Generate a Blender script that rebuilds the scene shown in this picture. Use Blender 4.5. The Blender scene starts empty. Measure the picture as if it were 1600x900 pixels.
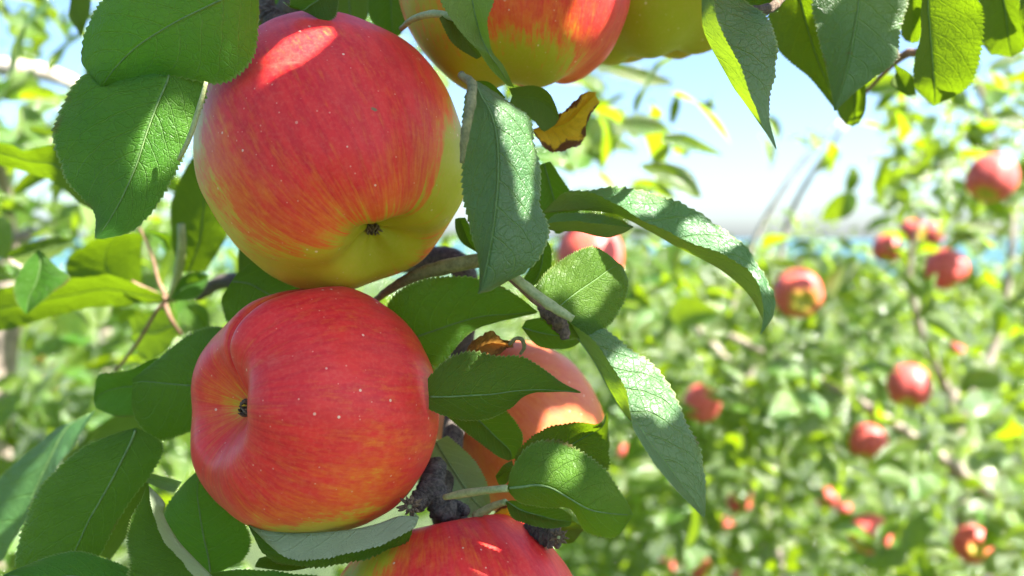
import bpy, bmesh, math, random
import numpy as np
from mathutils import Vector, Matrix, noise
from mathutils.bvhtree import BVHTree
random.seed(7)
rng = np.random.default_rng(11)
scene = bpy.context.scene
col = scene.collection
rad = math.radians

# ------------------------------------------------------------------ camera
FPX = 1331.0                       # focal length in photo pixels (photo 1600 x 900)
PITCH = rad(-3.36)
CAM = Vector((0, 0, 1.5))
FWD = Vector((0, math.cos(PITCH), math.sin(PITCH)))
RGT = Vector((1, 0, 0))
UPV = RGT.cross(FWD)
D0 = 0.270                         # distance of the fruit cluster
cd = bpy.data.cameras.new('camera')
cam = bpy.data.objects.new('camera', cd)
col.objects.link(cam)
cam.location = CAM
cam.rotation_euler = (math.pi / 2 + PITCH, 0, 0)
cd.sensor_width = 36
cd.lens = FPX / 1600 * 36
cd.clip_start = 0.01
cd.clip_end = 20000
cd.dof.use_dof = True
cd.dof.focus_distance = 0.243
cd.dof.aperture_fstop = cd.lens / 3.3
cd.dof.aperture_blades = 0
scene.camera = cam

# ------------------------------------------------------------------ light
SUN = (RGT * 0.60 + UPV * 0.77 - FWD * 0.30).normalized()
sun_el = math.asin(SUN.z)
sun_az = math.atan2(SUN.x, SUN.y)
w = bpy.data.worlds.new('World')
scene.world = w
w.use_nodes = True
wn = w.node_tree
bg = wn.nodes['Background']
st = wn.nodes.new('ShaderNodeTexSky')
st.sky_type = 'NISHITA'
st.sun_disc = False
st.sun_elevation = sun_el
st.sun_rotation = sun_az
st.air_density = 1.0
st.dust_density = 2.6
st.altitude = 700
st.ozone_density = 5.0
wn.links.new(st.outputs[0], bg.inputs[0])
bg.inputs[1].default_value = 0.053
sd = bpy.data.lights.new('sun', 'SUN')
sd.energy = 5.0
sd.angle = rad(0.53)
sd.color = (1.0, 0.95, 0.86)
so = bpy.data.objects.new('sun', sd)
so.rotation_euler = SUN.to_track_quat('Z', 'Y').to_euler()
so.location = (2, -1, 5)
col.objects.link(so)
scene.view_settings.view_transform = 'Standard'
scene.view_settings.look = 'None'
scene.view_settings.exposure = 2.8
scene.view_settings.gamma = 1
scene.view_settings.use_curve_mapping = False
scene.cycles.max_bounces = 10
scene.cycles.transparent_max_bounces = 8
scene.cycles.transmission_bounces = 6
scene.cycles.sample_clamp_indirect = 6
scene.cycles.use_denoising = True


def P(px, py, d):
    """photo pixel and distance in metres -> world point"""
    return CAM + FWD * d + RGT * ((px - 800) / FPX * d) + UPV * ((450 - py) / FPX * d)


def to_px(p):
    v = p - CAM
    d = v.dot(FWD)
    return 800 + v.dot(RGT) / d * FPX, 450 - v.dot(UPV) / d * FPX, d


# ------------------------------------------------------------------ object helpers
def tag(o, label=None, cat=None, group=None, kind=None):
    for k, v in (('label', label), ('category', cat), ('group', group), ('kind', kind)):
        if v:
            o[k] = v
    return o


def empty(name, loc):
    o = bpy.data.objects.new(name, None)
    o.location = loc
    o.empty_display_size = 0.02
    col.objects.link(o)
    return o


def link(name, me, parent=None, smooth=True):
    o = bpy.data.objects.new(name, me)
    col.objects.link(o)
    if parent is not None:
        o.parent = parent
        o.matrix_parent_inverse = Matrix.Translation(-parent.location) if parent.type == 'EMPTY' else Matrix()
    return o


def mesh(name, verts, faces, mat, uv=None, attr=None, smooth=True):
    me = bpy.data.meshes.new(name)
    me.from_pydata([tuple(v) for v in verts], [], faces)
    if mat:
        me.materials.append(mat)
    if smooth:
        me.polygons.foreach_set('use_smooth', [True] * len(me.polygons))
    if uv is not None:
        lay = me.uv_layers.new(name='UVMap')
        idx = np.empty(len(me.loops), dtype=np.int32)
        me.loops.foreach_get('vertex_index', idx)
        lay.data.foreach_set('uv', np.asarray(uv, dtype=np.float32)[idx].ravel())
    for k, a in (attr or {}).items():
        at = me.attributes.new(k, 'FLOAT', 'POINT')
        at.data.foreach_set('value', np.asarray(a, dtype=np.float32))
    me.update()
    return me


def crom(pts, n):
    """Catmull-Rom through pts (k x m array), n samples evenly spread along its length"""
    a = np.asarray(pts, float)
    k = len(a)
    if k == 2:
        t = np.linspace(0, 1, n)[:, None]
        return a[0] * (1 - t) + a[1] * t
    e = np.vstack([2 * a[0] - a[1], a, 2 * a[-1] - a[-2]])
    fine = []
    m = 24
    for i in range(k - 1):
        p0, p1, p2, p3 = e[i:i + 4]
        for t in np.linspace(0, 1, m, endpoint=False):
            fine.append(0.5 * ((2 * p1) + (-p0 + p2) * t + (2 * p0 - 5 * p1 + 4 * p2 - p3) * t * t + (-p0 + 3 * p1 - 3 * p2 + p3) * t ** 3))
    fine.append(a[-1])
    return np.array(fine)


def even(fine, key, n):
    s = np.r_[0, np.cumsum(np.linalg.norm(np.diff(key, axis=0), axis=1) + 1e-9)]
    q = np.linspace(0, s[-1], n)
    return np.stack([np.interp(q, s, fine[:, j]) for j in range(fine.shape[1])], 1)


def tube_geo(pts, radii, sides=9, n=None, bump=0.0, freq=200.0, cap=True, rings=0.0):
    a = np.array([[*p, r] for p, r in zip(pts, radii)], float)
    f = crom(a, 0) if len(a) > 2 else crom(a, 24)
    n = n or max(6, 4 * len(pts))
    s = even(f, f[:, :3], n)
    V, F = [], []
    side = None
    for i in range(n):
        c = Vector(s[i, :3])
        t = Vector(s[min(i + 1, n - 1), :3]) - Vector(s[max(i - 1, 0), :3])
        t.normalize()
        if side is None:
            side = t.orthogonal().normalized()
        side = (side - t * side.dot(t)).normalized()
        o = t.cross(side)
        for j in range(sides):
            an = 2 * math.pi * j / sides
            d = side * math.cos(an) + o * math.sin(an)
            r = s[i, 3]
            if rings:
                r *= 1 + rings * (0.6 * math.sin(i * 1.9) + 0.4 * math.sin(i * 0.83 + 1))
            if bump:
                r *= 1 + bump * noise.noise((c + d * r) * freq)
            V.append(c + d * r)
    for i in range(n - 1):
        for j in range(sides):
            k = (j + 1) % sides
            F.append((i * sides + j, i * sides + k, (i + 1) * sides + k, (i + 1) * sides + j))
    if cap:
        F.append(tuple(range(sides - 1, -1, -1)))
        F.append(tuple((n - 1) * sides + j for j in range(sides)))
    return V, F


def tube(name, pts, radii, mat, parent, **k):
    V, F = tube_geo(pts, radii, **k)
    return link(name, mesh(name, V, F, mat), parent)


def pxtube(name, pts, mat, parent, **k):
    """pts: (px, py, distance, radius in photo px)"""
    return tube(name, [P(x, y, d) for x, y, d, r in pts], [r * d / FPX for x, y, d, r in pts], mat, parent, **k)


# ------------------------------------------------------------------ materials
class NT:
    def __init__(s, name):
        s.m = bpy.data.materials.new(name)
        s.m.use_nodes = True
        s.t = s.m.node_tree
        s.t.nodes.clear()
        s.out = s.t.nodes.new('ShaderNodeOutputMaterial')

    def n(s, typ, **k):
        nd = s.t.nodes.new(typ)
        for a, b in k.items():
            setattr(nd, a, b)
        return nd

    def put(s, sock, v):
        if isinstance(v, bpy.types.NodeSocket):
            s.t.links.new(v, sock)
        elif isinstance(v, (tuple, list)) and len(v) == 3 and sock.type == 'RGBA':
            sock.default_value = (*v, 1)
        else:
            sock.default_value = v

    def math(s, op, a, b=0.0, c=None, clamp=False):
        nd = s.n('ShaderNodeMath', operation=op, use_clamp=clamp)
        s.put(nd.inputs[0], a)
        s.put(nd.inputs[1], b)
        if c is not None:
            s.put(nd.inputs[2], c)
        return nd.outputs[0]

    def ramp(s, v, a, b, lo=0.0, hi=1.0):
        nd = s.n('ShaderNodeMapRange', interpolation_type='SMOOTHSTEP')
        s.put(nd.inputs[0], v)
        s.put(nd.inputs[1], a)
        s.put(nd.inputs[2], b)
        s.put(nd.inputs[3], lo)
        s.put(nd.inputs[4], hi)
        return nd.outputs[0]

    def mix(s, f, a, b):
        nd = s.n('ShaderNodeMix', data_type='RGBA')
        s.put(nd.inputs[0], f)
        s.put(nd.inputs[6], a)
        s.put(nd.inputs[7], b)
        return nd.outputs[2]

    def noise(s, vec, scale, detail=3.0, rough=0.55):
        nd = s.n('ShaderNodeTexNoise')
        if vec is not None:
            s.put(nd.inputs['Vector'], vec)
        nd.inputs['Scale'].default_value = scale
        nd.inputs['Detail'].default_value = detail
        nd.inputs['Roughness'].default_value = rough
        return nd.outputs[0]

    def voro(s, vec, scale, feature='F1', rnd=1.0):
        nd = s.n('ShaderNodeTexVoronoi', feature=feature)
        s.put(nd.inputs['Vector'], vec)
        nd.inputs['Scale'].default_value = scale
        nd.inputs['Randomness'].default_value = rnd
        return nd

    def bump(s, h, strength, dist):
        nd = s.n('ShaderNodeBump')
        nd.inputs['Strength'].default_value = strength
        nd.inputs['Distance'].default_value = dist
        s.put(nd.inputs['Height'], h)
        return nd.outputs[0]

    def attr(s, name):
        return s.n('ShaderNodeAttribute', attribute_name=name).outputs['Fac']

    def mapv(s, vec, scale):
        nd = s.n('ShaderNodeMapping')
        s.put(nd.inputs[0], vec)
        nd.inputs['Scale'].default_value = scale
        return nd.outputs[0]

    def principled(s, **k):
        nd = s.n('ShaderNodeBsdfPrincipled')
        for a, b in k.items():
            s.put(nd.inputs[a.replace('_', ' ')], b)
        return nd


def leaf_material(name, topa, topb, under, trans, tfac, rough=0.44, dry=None, rim=(0.24, 0.30, 0.09), veins=True, spec=0.26):
    t = NT(name)
    uv = t.n('ShaderNodeUVMap', uv_map='UVMap').outputs[0]
    sx = t.n('ShaderNodeSeparateXYZ')
    t.put(sx.inputs[0], uv)
    u, vv = sx.outputs[0], sx.outputs[1]
    sv = t.math('MULTIPLY_ADD', vv, 2.0, -1.0)
    v = t.math('ABSOLUTE', sv)
    info = t.n('ShaderNodeObjectInfo').outputs['Random']
    geo = t.n('ShaderNodeNewGeometry')
    pos = geo.outputs['Position']
    # side veins, alternate on the two halves, sweeping forward to the margin
    side = t.math('GREATER_THAN', sv, 0.0)
    wob = t.noise(pos, 90, 2)
    ph = t.math('MULTIPLY_ADD', t.math('POWER', v, 1.35), -0.30, u)
    ph = t.math('ADD', t.math('MULTIPLY', ph, 8.0), t.math('MULTIPLY', side, 0.5))
    ph = t.math('MULTIPLY_ADD', wob, 0.55, ph)
    dist = t.math('ABSOLUTE', t.math('SUBTRACT', t.math('FRACT', ph), 0.5))
    vein = t.ramp(dist, 0.012, 0.055, 1.0, 0.0)
    vein = t.math('MULTIPLY', vein, t.ramp(v, 0.55, 0.98, 1.0, 0.15))
    mid = t.ramp(v, 0.012, 0.05, 1.0, 0.0)
    vein = t.math('MAXIMUM', vein, mid)
    net = t.voro(t.mapv(uv, (1.0, 0.62, 1.0)), 26, 'DISTANCE_TO_EDGE').outputs['Distance']
    netl = t.ramp(net, 0.0, 0.10, 1.0, 0.0)
    fine = t.voro(t.mapv(uv, (1.0, 0.62, 1.0)), 75, 'DISTANCE_TO_EDGE').outputs['Distance']
    finel = t.ramp(fine, 0.0, 0.15, 1.0, 0.0)
    blot = t.noise(pos, 45, 4)
    top = t.mix(t.ramp(blot, 0.3, 0.7), topa, topb)
    hsv = t.n('ShaderNodeHueSaturation')
    t.put(hsv.inputs['Hue'], t.math('MULTIPLY_ADD', info, 0.045, 0.472))
    t.put(hsv.inputs['Value'], t.math('MULTIPLY_ADD', info, 0.65, 0.74))
    t.put(hsv.inputs['Color'], top)
    top = hsv.outputs[0]
    big = t.noise(pos, 16, 3)
    top = t.mix(t.ramp(big, 0.48, 0.72, 0.0, 0.55), top, tuple(c * k for c, k in zip(topb, (2.1, 1.45, 1.2))))
    top = t.mix(t.math('MULTIPLY', t.ramp(v, 0.55, 0.95), t.ramp(t.noise(pos, 60, 3), 0.5, 0.75, 0, 0.6)), top, (0.11, 0.17, 0.02))
    top = t.mix(t.math('MULTIPLY', finel, 0.16), top, topb)
    pale = (0.12, 0.23, 0.06)
    if veins:
        top = t.mix(t.math('MULTIPLY', vein, 0.34), top, pale)
        top = t.mix(t.math('MULTIPLY', netl, 0.10), top, pale)
    und = t.mix(t.math('MULTIPLY', vein, 0.35), under, tuple(min(1, c * 1.35) for c in under))
    und = t.mix(t.math('MULTIPLY', finel, 0.25), und, tuple(c * 0.75 for c in under))
    edge = t.ramp(v, 0.955, 0.985)
    top = t.mix(t.math('MULTIPLY', edge, 0.75), top, rim)
    base = t.mix(geo.outputs['Backfacing'], top, und)
    # small brown specks
    sp = t.math('ADD', t.noise(pos, 130, 2), t.math('MULTIPLY_ADD', info, 0.07, -0.035))
    spots = t.math('MAXIMUM', t.ramp(sp, 0.745, 0.77), t.math('MULTIPLY', t.ramp(v, 0.90, 0.97), t.ramp(t.noise(pos, 55, 3), 0.60, 0.66)))
    base = t.mix(t.math('MULTIPLY', spots, 0.8), base, (0.10, 0.045, 0.015))
    tcol = t.mix(t.math('MULTIPLY', vein, 0.45), trans, tuple(min(1, c * 1.5) for c in trans))
    tcol = t.mix(t.math('MULTIPLY', netl, 0.25), tcol, tuple(c * 0.6 for c in trans))
    if dry:
        dn = t.noise(pos, 210, 4)
        de = t.math('ADD', t.math('MULTIPLY', v, 0.55), t.math('MULTIPLY', dn, 0.85))
        dm = t.ramp(de, 0.80, 0.92)
        base = t.mix(dm, base, dry)
        tcol = t.mix(dm, tcol, dry)
    h = t.math('MULTIPLY_ADD', vein, -0.9, t.math('MULTIPLY', netl, -0.32))
    h = t.math('MULTIPLY_ADD', finel, -0.16, h)
    h = t.math('MULTIPLY_ADD', blot, 0.8, h)
    nrm = t.bump(h, 0.75, 0.0006)
    ro = t.mix(geo.outputs['Backfacing'], (rough,) * 3, (0.75,) * 3)
    p = t.principled(Base_Color=base, Roughness=ro, Normal=nrm, Specular_IOR_Level=spec)
    tr = t.n('ShaderNodeBsdfTranslucent')
    t.put(tr.inputs[0], tcol)
    t.put(tr.inputs[1], nrm)
    mx = t.n('ShaderNodeMixShader')
    mx.inputs[0].default_value = tfac
    t.t.links.new(p.outputs[0], mx.inputs[1])
    t.t.links.new(tr.outputs[0], mx.inputs[2])
    t.t.links.new(mx.outputs[0], t.out.inputs[0])
    return t.m


GREEN = leaf_material('apple_leaf', (0.026, 0.100, 0.008), (0.044, 0.128, 0.012), (0.36, 0.44, 0.26), (0.22, 0.40, 0.006), 0.36)
WAXY = leaf_material('apple_leaf_waxy', (0.036, 0.112, 0.032), (0.055, 0.140, 0.045), (0.17, 0.25, 0.06), (0.24, 0.38, 0.008), 0.33, rough=0.40, spec=0.55)
VIVID = leaf_material('apple_leaf_vivid', (0.042, 0.145, 0.009), (0.065, 0.175, 0.015), (0.19, 0.28, 0.08), (0.24, 0.44, 0.006), 0.42, rough=0.42)
OLIVE = leaf_material('apple_leaf_young', (0.060, 0.150, 0.018), (0.075, 0.165, 0.022), (0.11, 0.17, 0.03), (0.15, 0.25, 0.003), 0.46)
SUNNY = leaf_material('apple_leaf_orchard', (0.024, 0.085, 0.006), (0.070, 0.130, 0.014), (0.12, 0.19, 0.045), (0.30, 0.44, 0.005), 0.44, rough=0.18, spec=0.75)
YELLOW = leaf_material('apple_leaf_yellowed', (0.60, 0.36, 0.02), (0.66, 0.42, 0.03), (0.48, 0.36, 0.05), (0.80, 0.50, 0.02), 0.45, dry=(0.16, 0.06, 0.02), rim=(0.10, 0.04, 0.02))
BROWN = leaf_material('apple_leaf_dried', (0.34, 0.17, 0.04), (0.42, 0.23, 0.06), (0.40, 0.26, 0.10), (0.5, 0.25, 0.05), 0.25, rough=0.5, dry=(0.22, 0.10, 0.03), rim=(0.5, 0.34, 0.14))


def wood_material(name, a, b, scale, strength, rough=0.85):
    t = NT(name)
    pos = t.n('ShaderNodeNewGeometry').outputs['Position']
    n1 = t.noise(pos, scale, 6, 0.65)
    n2 = t.noise(pos, scale * 0.22, 3)
    c = t.mix(t.ramp(n1, 0.32, 0.68), a, b)
    c = t.mix(t.ramp(n2, 0.45, 0.7, 0, 0.45), c, tuple(x * 1.5 for x in b))
    vo = t.voro(pos, scale * 1.4, 'DISTANCE_TO_EDGE').outputs['Distance']
    h = t.math('MULTIPLY_ADD', t.ramp(vo, 0, 0.12), 0.5, n1)
    p = t.principled(Base_Color=c, Roughness=rough, Normal=t.bump(h, 0.8, strength))
    t.t.links.new(p.outputs[0], t.out.inputs[0])
    return t.m


BARK = wood_material('dark_spur_bark', (0.022, 0.018, 0.015), (0.12, 0.10, 0.082), 1000, 0.0006)
TWIG = wood_material('young_twig_bark', (0.13, 0.13, 0.045), (0.24, 0.22, 0.09), 900, 0.0003, 0.7)
RED_TWIG = wood_material('red_twig_bark', (0.12, 0.055, 0.03), (0.20, 0.12, 0.06), 700, 0.0003, 0.6)
STALK = wood_material('leaf_stalk_skin', (0.22, 0.27, 0.09), (0.34, 0.36, 0.16), 1200, 0.00015, 0.6)
RIB = wood_material('leaf_midrib_skin', (0.075, 0.15, 0.035), (0.13, 0.21, 0.06), 1200, 0.0001, 0.6)
LIMB = wood_material('orchard_limb_bark', (0.17, 0.135, 0.105), (0.34, 0.28, 0.23), 60, 0.004)
PALE = wood_material('limb_bark_painted_sunlit', (0.30, 0.25, 0.22), (0.50, 0.43, 0.38), 60, 0.003)  # limb bark made paler: the sun's brightening is painted into its colour
SEPAL = wood_material('dried_sepals', (0.055, 0.034, 0.018), (0.20, 0.14, 0.08), 1500, 0.0003)
HAIRY = wood_material('dry_husk', (0.045, 0.028, 0.018), (0.16, 0.11, 0.065), 1300, 0.0008)


def apple_material(name, reda, redb, pink, yel, grn, orange=(0.72, 0.13, 0.020)):
    """skin pigment: 'blush' (0 ground colour .. 1 red) and 'green' (yellow .. green ground) come from the mesh"""
    t = NT(name)
    tc = t.n('ShaderNodeTexCoord').outputs['Object']
    bl = t.attr('blush')
    gr = t.attr('green')
    st_ = t.n('ShaderNodeAttribute', attribute_name='streak').outputs['Vector']
    s1 = t.noise(st_, 5.0, 5, 0.62)
    s2 = t.noise(st_, 13.0, 4, 0.6)
    cl = t.noise(tc, 70, 5, 0.6)
    fine = t.noise(tc, 900, 3, 0.6)
    ground = t.mix(gr, yel, grn)
    ground = t.mix(t.ramp(cl, 0.3, 0.75, 0, 0.35), ground, tuple(c * 0.75 for c in grn))
    m = t.math('ADD', bl, t.math('MULTIPLY', t.math('SUBTRACT', s1, 0.5), 0.75))
    m = t.math('ADD', m, t.math('MULTIPLY', t.math('SUBTRACT', s2, 0.5), 0.70))
    m = t.math('ADD', m, t.math('MULTIPLY', t.math('SUBTRACT', cl, 0.5), 0.35))
    s3 = t.noise(st_, 34.0, 3, 0.6)
    gn = t.noise(tc, 230, 4, 0.65)
    m = t.math('ADD', m, t.math('MULTIPLY', t.math('SUBTRACT', s3, 0.5), 0.70))
    m = t.math('ADD', m, t.math('MULTIPLY', t.math('SUBTRACT', gn, 0.5), 0.40))
    f = t.ramp(m, 0.10, 0.52)
    f2 = t.ramp(m, 0.34, 0.95)
    red = t.mix(t.ramp(s2, 0.35, 0.65), reda, redb)
    red = t.mix(t.ramp(t.math('MULTIPLY_ADD', s1, 0.6, t.math('MULTIPLY', cl, 0.4)), 0.44, 0.64, 0.0, 0.35), red, pink)
    c = t.mix(f, ground, orange)
    c = t.mix(f2, c, red)
    c = t.mix(t.ramp(fine, 0.42, 0.7, 0.0, 0.07), c, (0.75, 0.32, 0.20))
    # lenticels: small pale dots
    vo = t.voro(tc, 190)
    dot = t.ramp(vo.outputs['Distance'], 0.060, 0.095, 1.0, 0.0)
    sep = t.n('ShaderNodeSeparateColor')
    t.put(sep.inputs[0], vo.outputs['Color'])
    dot = t.math('MULTIPLY', dot, t.math('GREATER_THAN', sep.outputs[0], 0.25))
    vo2 = t.voro(tc, 330)
    dot2 = t.ramp(vo2.outputs['Distance'], 0.05, 0.11, 1.0, 0.0)
    sep2 = t.n('ShaderNodeSeparateColor')
    t.put(sep2.inputs[0], vo2.outputs['Color'])
    dot2 = t.math('MULTIPLY', dot2, t.math('GREATER_THAN', sep2.outputs[1], 0.35))
    dot = t.math('MAXIMUM', t.math('MULTIPLY', dot, t.math('MULTIPLY_ADD', sep.outputs[1], 0.5, 0.25)), t.math('MULTIPLY', dot2, 0.28))
    c = t.mix(dot, c, (0.82, 0.62, 0.42))
    sc = t.noise(t.mapv(tc, (1.0, 1.0, 2.6)), 38, 5, 0.7)
    c = t.mix(t.ramp(sc, 0.60, 0.74, 0.0, 0.22), c, (0.66, 0.24, 0.14))
    rus = t.attr('russet')
    rn = t.math('ADD', rus, t.math('MULTIPLY', t.math('SUBTRACT', t.noise(tc, 420, 4), 0.5), 0.9))
    c = t.mix(t.ramp(rn, 0.45, 0.7), c, (0.20, 0.13, 0.06))
    h = t.math('MULTIPLY_ADD', fine, 0.25, t.math('MULTIPLY', cl, 1.0))
    h = t.math('MULTIPLY_ADD', dot, 0.3, h)
    p = t.principled(Base_Color=c, Roughness=t.math('MULTIPLY_ADD', cl, 0.14, 0.34), Specular_IOR_Level=0.22,
                     Subsurface_Weight=0.12, Subsurface_Radius=(0.006, 0.002, 0.001), Subsurface_Scale=0.5,
                     Sheen_Weight=0.02, Sheen_Roughness=0.45, Normal=t.bump(h, 0.22, 0.0007))
    t.put(p.inputs['Sheen Tint'], (1.0, 0.82, 0.80))
    t.t.links.new(p.outputs[0], t.out.inputs[0])
    return t.m


SKIN = apple_material('apple_skin', (0.56, 0.009, 0.020), (0.70, 0.030, 0.026), (0.64, 0.060, 0.040), (0.62, 0.40, 0.030), (0.36, 0.36, 0.014))
SKIN_PINK = apple_material('apple_skin_pale', (0.50, 0.075, 0.030), (0.56, 0.13, 0.035), (0.56, 0.18, 0.09), (0.58, 0.30, 0.05), (0.40, 0.30, 0.05), (0.56, 0.19, 0.04))

SKIN_FAR = apple_material('apple_skin_orchard', (0.50, 0.045, 0.050), (0.58, 0.10, 0.085), (0.62, 0.22, 0.19), (0.58, 0.40, 0.05), (0.36, 0.38, 0.03), (0.56, 0.10, 0.05))  # orchard apples: pale pink of sun highlights mixed into the reds

# ------------------------------------------------------------------ setting: ground, sea
def flat_material(name, fn):
    t = NT(name)
    p = fn(t)
    t.t.links.new(p.outputs[0], t.out.inputs[0])
    return t.m


def _grass(t):
    pos = t.n('ShaderNodeNewGeometry').outputs['Position']
    a = t.noise(pos, 3.0, 6, 0.7)
    b = t.noise(pos, 60.0, 4, 0.7)
    c = t.mix(t.ramp(a, 0.35, 0.65), (0.022, 0.050, 0.008), (0.045, 0.075, 0.015))
    c = t.mix(t.ramp(b, 0.4, 0.7, 0, 0.3), c, (0.08, 0.09, 0.03))
    return t.principled(Base_Color=c, Roughness=0.85, Normal=t.bump(b, 0.9, 0.03))


def _sea(t):
    pos = t.n('ShaderNodeNewGeometry').outputs['Position']
    a = t.noise(t.mapv(pos, (0.02, 0.05, 1)), 4.0, 5)
    c = t.mix(a, (0.010, 0.065, 0.085), (0.020, 0.10, 0.115))
    return t.principled(Base_Color=c, Roughness=0.28, Normal=t.bump(a, 0.6, 0.6))


GRASSM = flat_material('orchard_grass', _grass)
SEAM = flat_material('sea_water', _sea)


def ground_z(x, y):
    z = -0.04 * max(0, y - 1.5)
    return z + 0.03 * noise.noise(Vector((x * 0.6, y * 0.6, 0)))


ys = np.r_[np.linspace(-12, 12, 49), np.geomspace(13, 420, 30)]
xs = np.r_[-np.geomspace(400, 9, 16), np.linspace(-8, 8, 33), np.geomspace(9, 400, 16)]
V = [(x, y, ground_z(x, y)) for y in ys for x in xs]
nx = len(xs)
Fc = [(j * nx + i, j * nx + i + 1, (j + 1) * nx + i + 1, (j + 1) * nx + i) for j in range(len(ys) - 1) for i in range(nx - 1)]
tag(link('ground', mesh('ground', V, Fc, GRASSM)), kind='structure', label='grassy orchard hillside falling away toward the sea')
tag(link('sea', mesh('sea', [(-9000, 150, -15), (9000, 150, -15), (9000, 16000, -15), (-9000, 16000, -15)], [(0, 1, 2, 3)], SEAM)),
    kind='structure', label='blue green strip of sea at the horizon')


# ------------------------------------------------------------------ apples
PROFILE = {
    'plain': [(0, .60), (.07, .62), (.17, .73), (.32, .87), (.52, .88), (.78, .66), (.95, .32), (1.0, -.02), (.95, -.38), (.80, -.68), (.58, -.87), (.40, -.925), (.27, -.88), (.14, -.79), (.05, -.745), (0, -.74)],
    'basin': [(0, .60), (.07, .62), (.17, .73), (.32, .87), (.52, .88), (.78, .66), (.95, .32), (1.0, -.02), (.96, -.38), (.84, -.68), (.66, -.86), (.50, -.915), (.37, -.88), (.22, -.78), (.09, -.68), (0, -.66)],
    'deep': [(0, .60), (.07, .62), (.17, .73), (.32, .87), (.52, .88), (.78, .66), (.95, .32), (1.0, -.02), (.96, -.38), (.83, -.68), (.63, -.87), (.47, -.93), (.34, -.87), (.21, -.74), (.09, -.62), (0, -.60)],
}


def apple_geo(R, calyx, roll=0.0, prof='plain', zs=1.0, nlat=72, nlon=96, lump=0.015, seed=0, groove=None, lobes=0.03, patches=(), base=1.0, russet=()):
    """calyx: direction of the blossom end in camera axes (right, up, toward the viewer)"""
    pr = np.array(PROFILE[prof], float)
    f = crom(pr, 0)
    s = even(f, f, nlat)
    ca = RGT * calyx[0] + UPV * calyx[1] - FWD * calyx[2]
    az = -ca.normalized()
    ref = UPV if abs(az.dot(UPV)) < 0.9 else -FWD
    axx = ref.cross(az).normalized()
    ayy = az.cross(axx)
    axx, ayy = axx * math.cos(roll) + ayy * math.sin(roll), ayy * math.cos(roll) - axx * math.sin(roll)
    V, blush, green, russ, streak = [], [], [], [], []
    sd_ = Vector((seed * 3.7, seed * 1.3, seed * 2.1))
    for i in range(nlat):
        r0, z0 = s[i]
        for j in range(nlon):
            ph = 2 * math.pi * j / nlon
            r, z = r0, z0
            low = min(1, max(0, (-z0 - 0.35) / 0.5))
            lb = lobes * low * math.cos(5 * ph + seed)
            r *= 1 + lb
            z -= lb * 0.9 * (r0 > 0.05)
            q = Vector((r * math.cos(ph), r * math.sin(ph), z))
            k = 1 + lump * noise.noise(q * 1.6 + sd_) * 2 + 0.006 * noise.noise(q * 5 + sd_)
            if groove:
                gp, depth, wid, bulge = groove
                dp = (ph - gp + math.pi) % (2 * math.pi) - math.pi
                gate = min(1, max(0, (r0 - 0.12) / 0.25)) * min(1, max(0, (-z0 + 0.25) / 0.35))
                k -= depth * gate * math.exp(-(dp / wid) ** 2)
                k += bulge * gate * math.exp(-((dp - 2.6 * wid) / (2.2 * wid)) ** 2)
            q = q * k
            q.z *= zs
            wv = axx * q.x + ayy * q.y + az * q.z
            V.append(wv * R)
            n = wv.normalized()
            c = (n.dot(RGT), n.dot(UPV), -n.dot(FWD))
            b, g = base, 0.25
            for (px_, py_, pz_, rr, amt, gg) in patches:
                L = math.sqrt(px_ ** 2 + py_ ** 2 + pz_ ** 2)
                a = math.acos(max(-1, min(1, (c[0] * px_ + c[1] * py_ + c[2] * pz_) / L)))
                wgt = math.exp(-(a / rr) ** 2)
                b -= amt * wgt
                g += (gg - g) * min(1, wgt * 1.2)
            blush.append(b)
            green.append(g)
            rs = max(0, 1 - r0 / 0.13) * (1 if z0 < 0 else 0.9)
            for (px_, py_, pz_, rr) in russet:
                L = math.sqrt(px_ ** 2 + py_ ** 2 + pz_ ** 2)
                a = math.acos(max(-1, min(1, (c[0] * px_ + c[1] * py_ + c[2] * pz_) / L)))
                rs = max(rs, 1.3 * math.exp(-(a / rr) ** 2))
            russ.append(rs)
            streak.append((math.cos(ph), math.sin(ph), z0 * 0.28 + seed))
    Fc = []
    for i in range(nlat - 1):
        for j in range(nlon):
            k = (j + 1) % nlon
            a, b, c, d = i * nlon + j, i * nlon + k, (i + 1) * nlon + k, (i + 1) * nlon + j
            Fc.append((a, d, c, b))
    return V, Fc, dict(blush=blush, green=green, russet=russ), streak, az, axx, ayy, s


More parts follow.
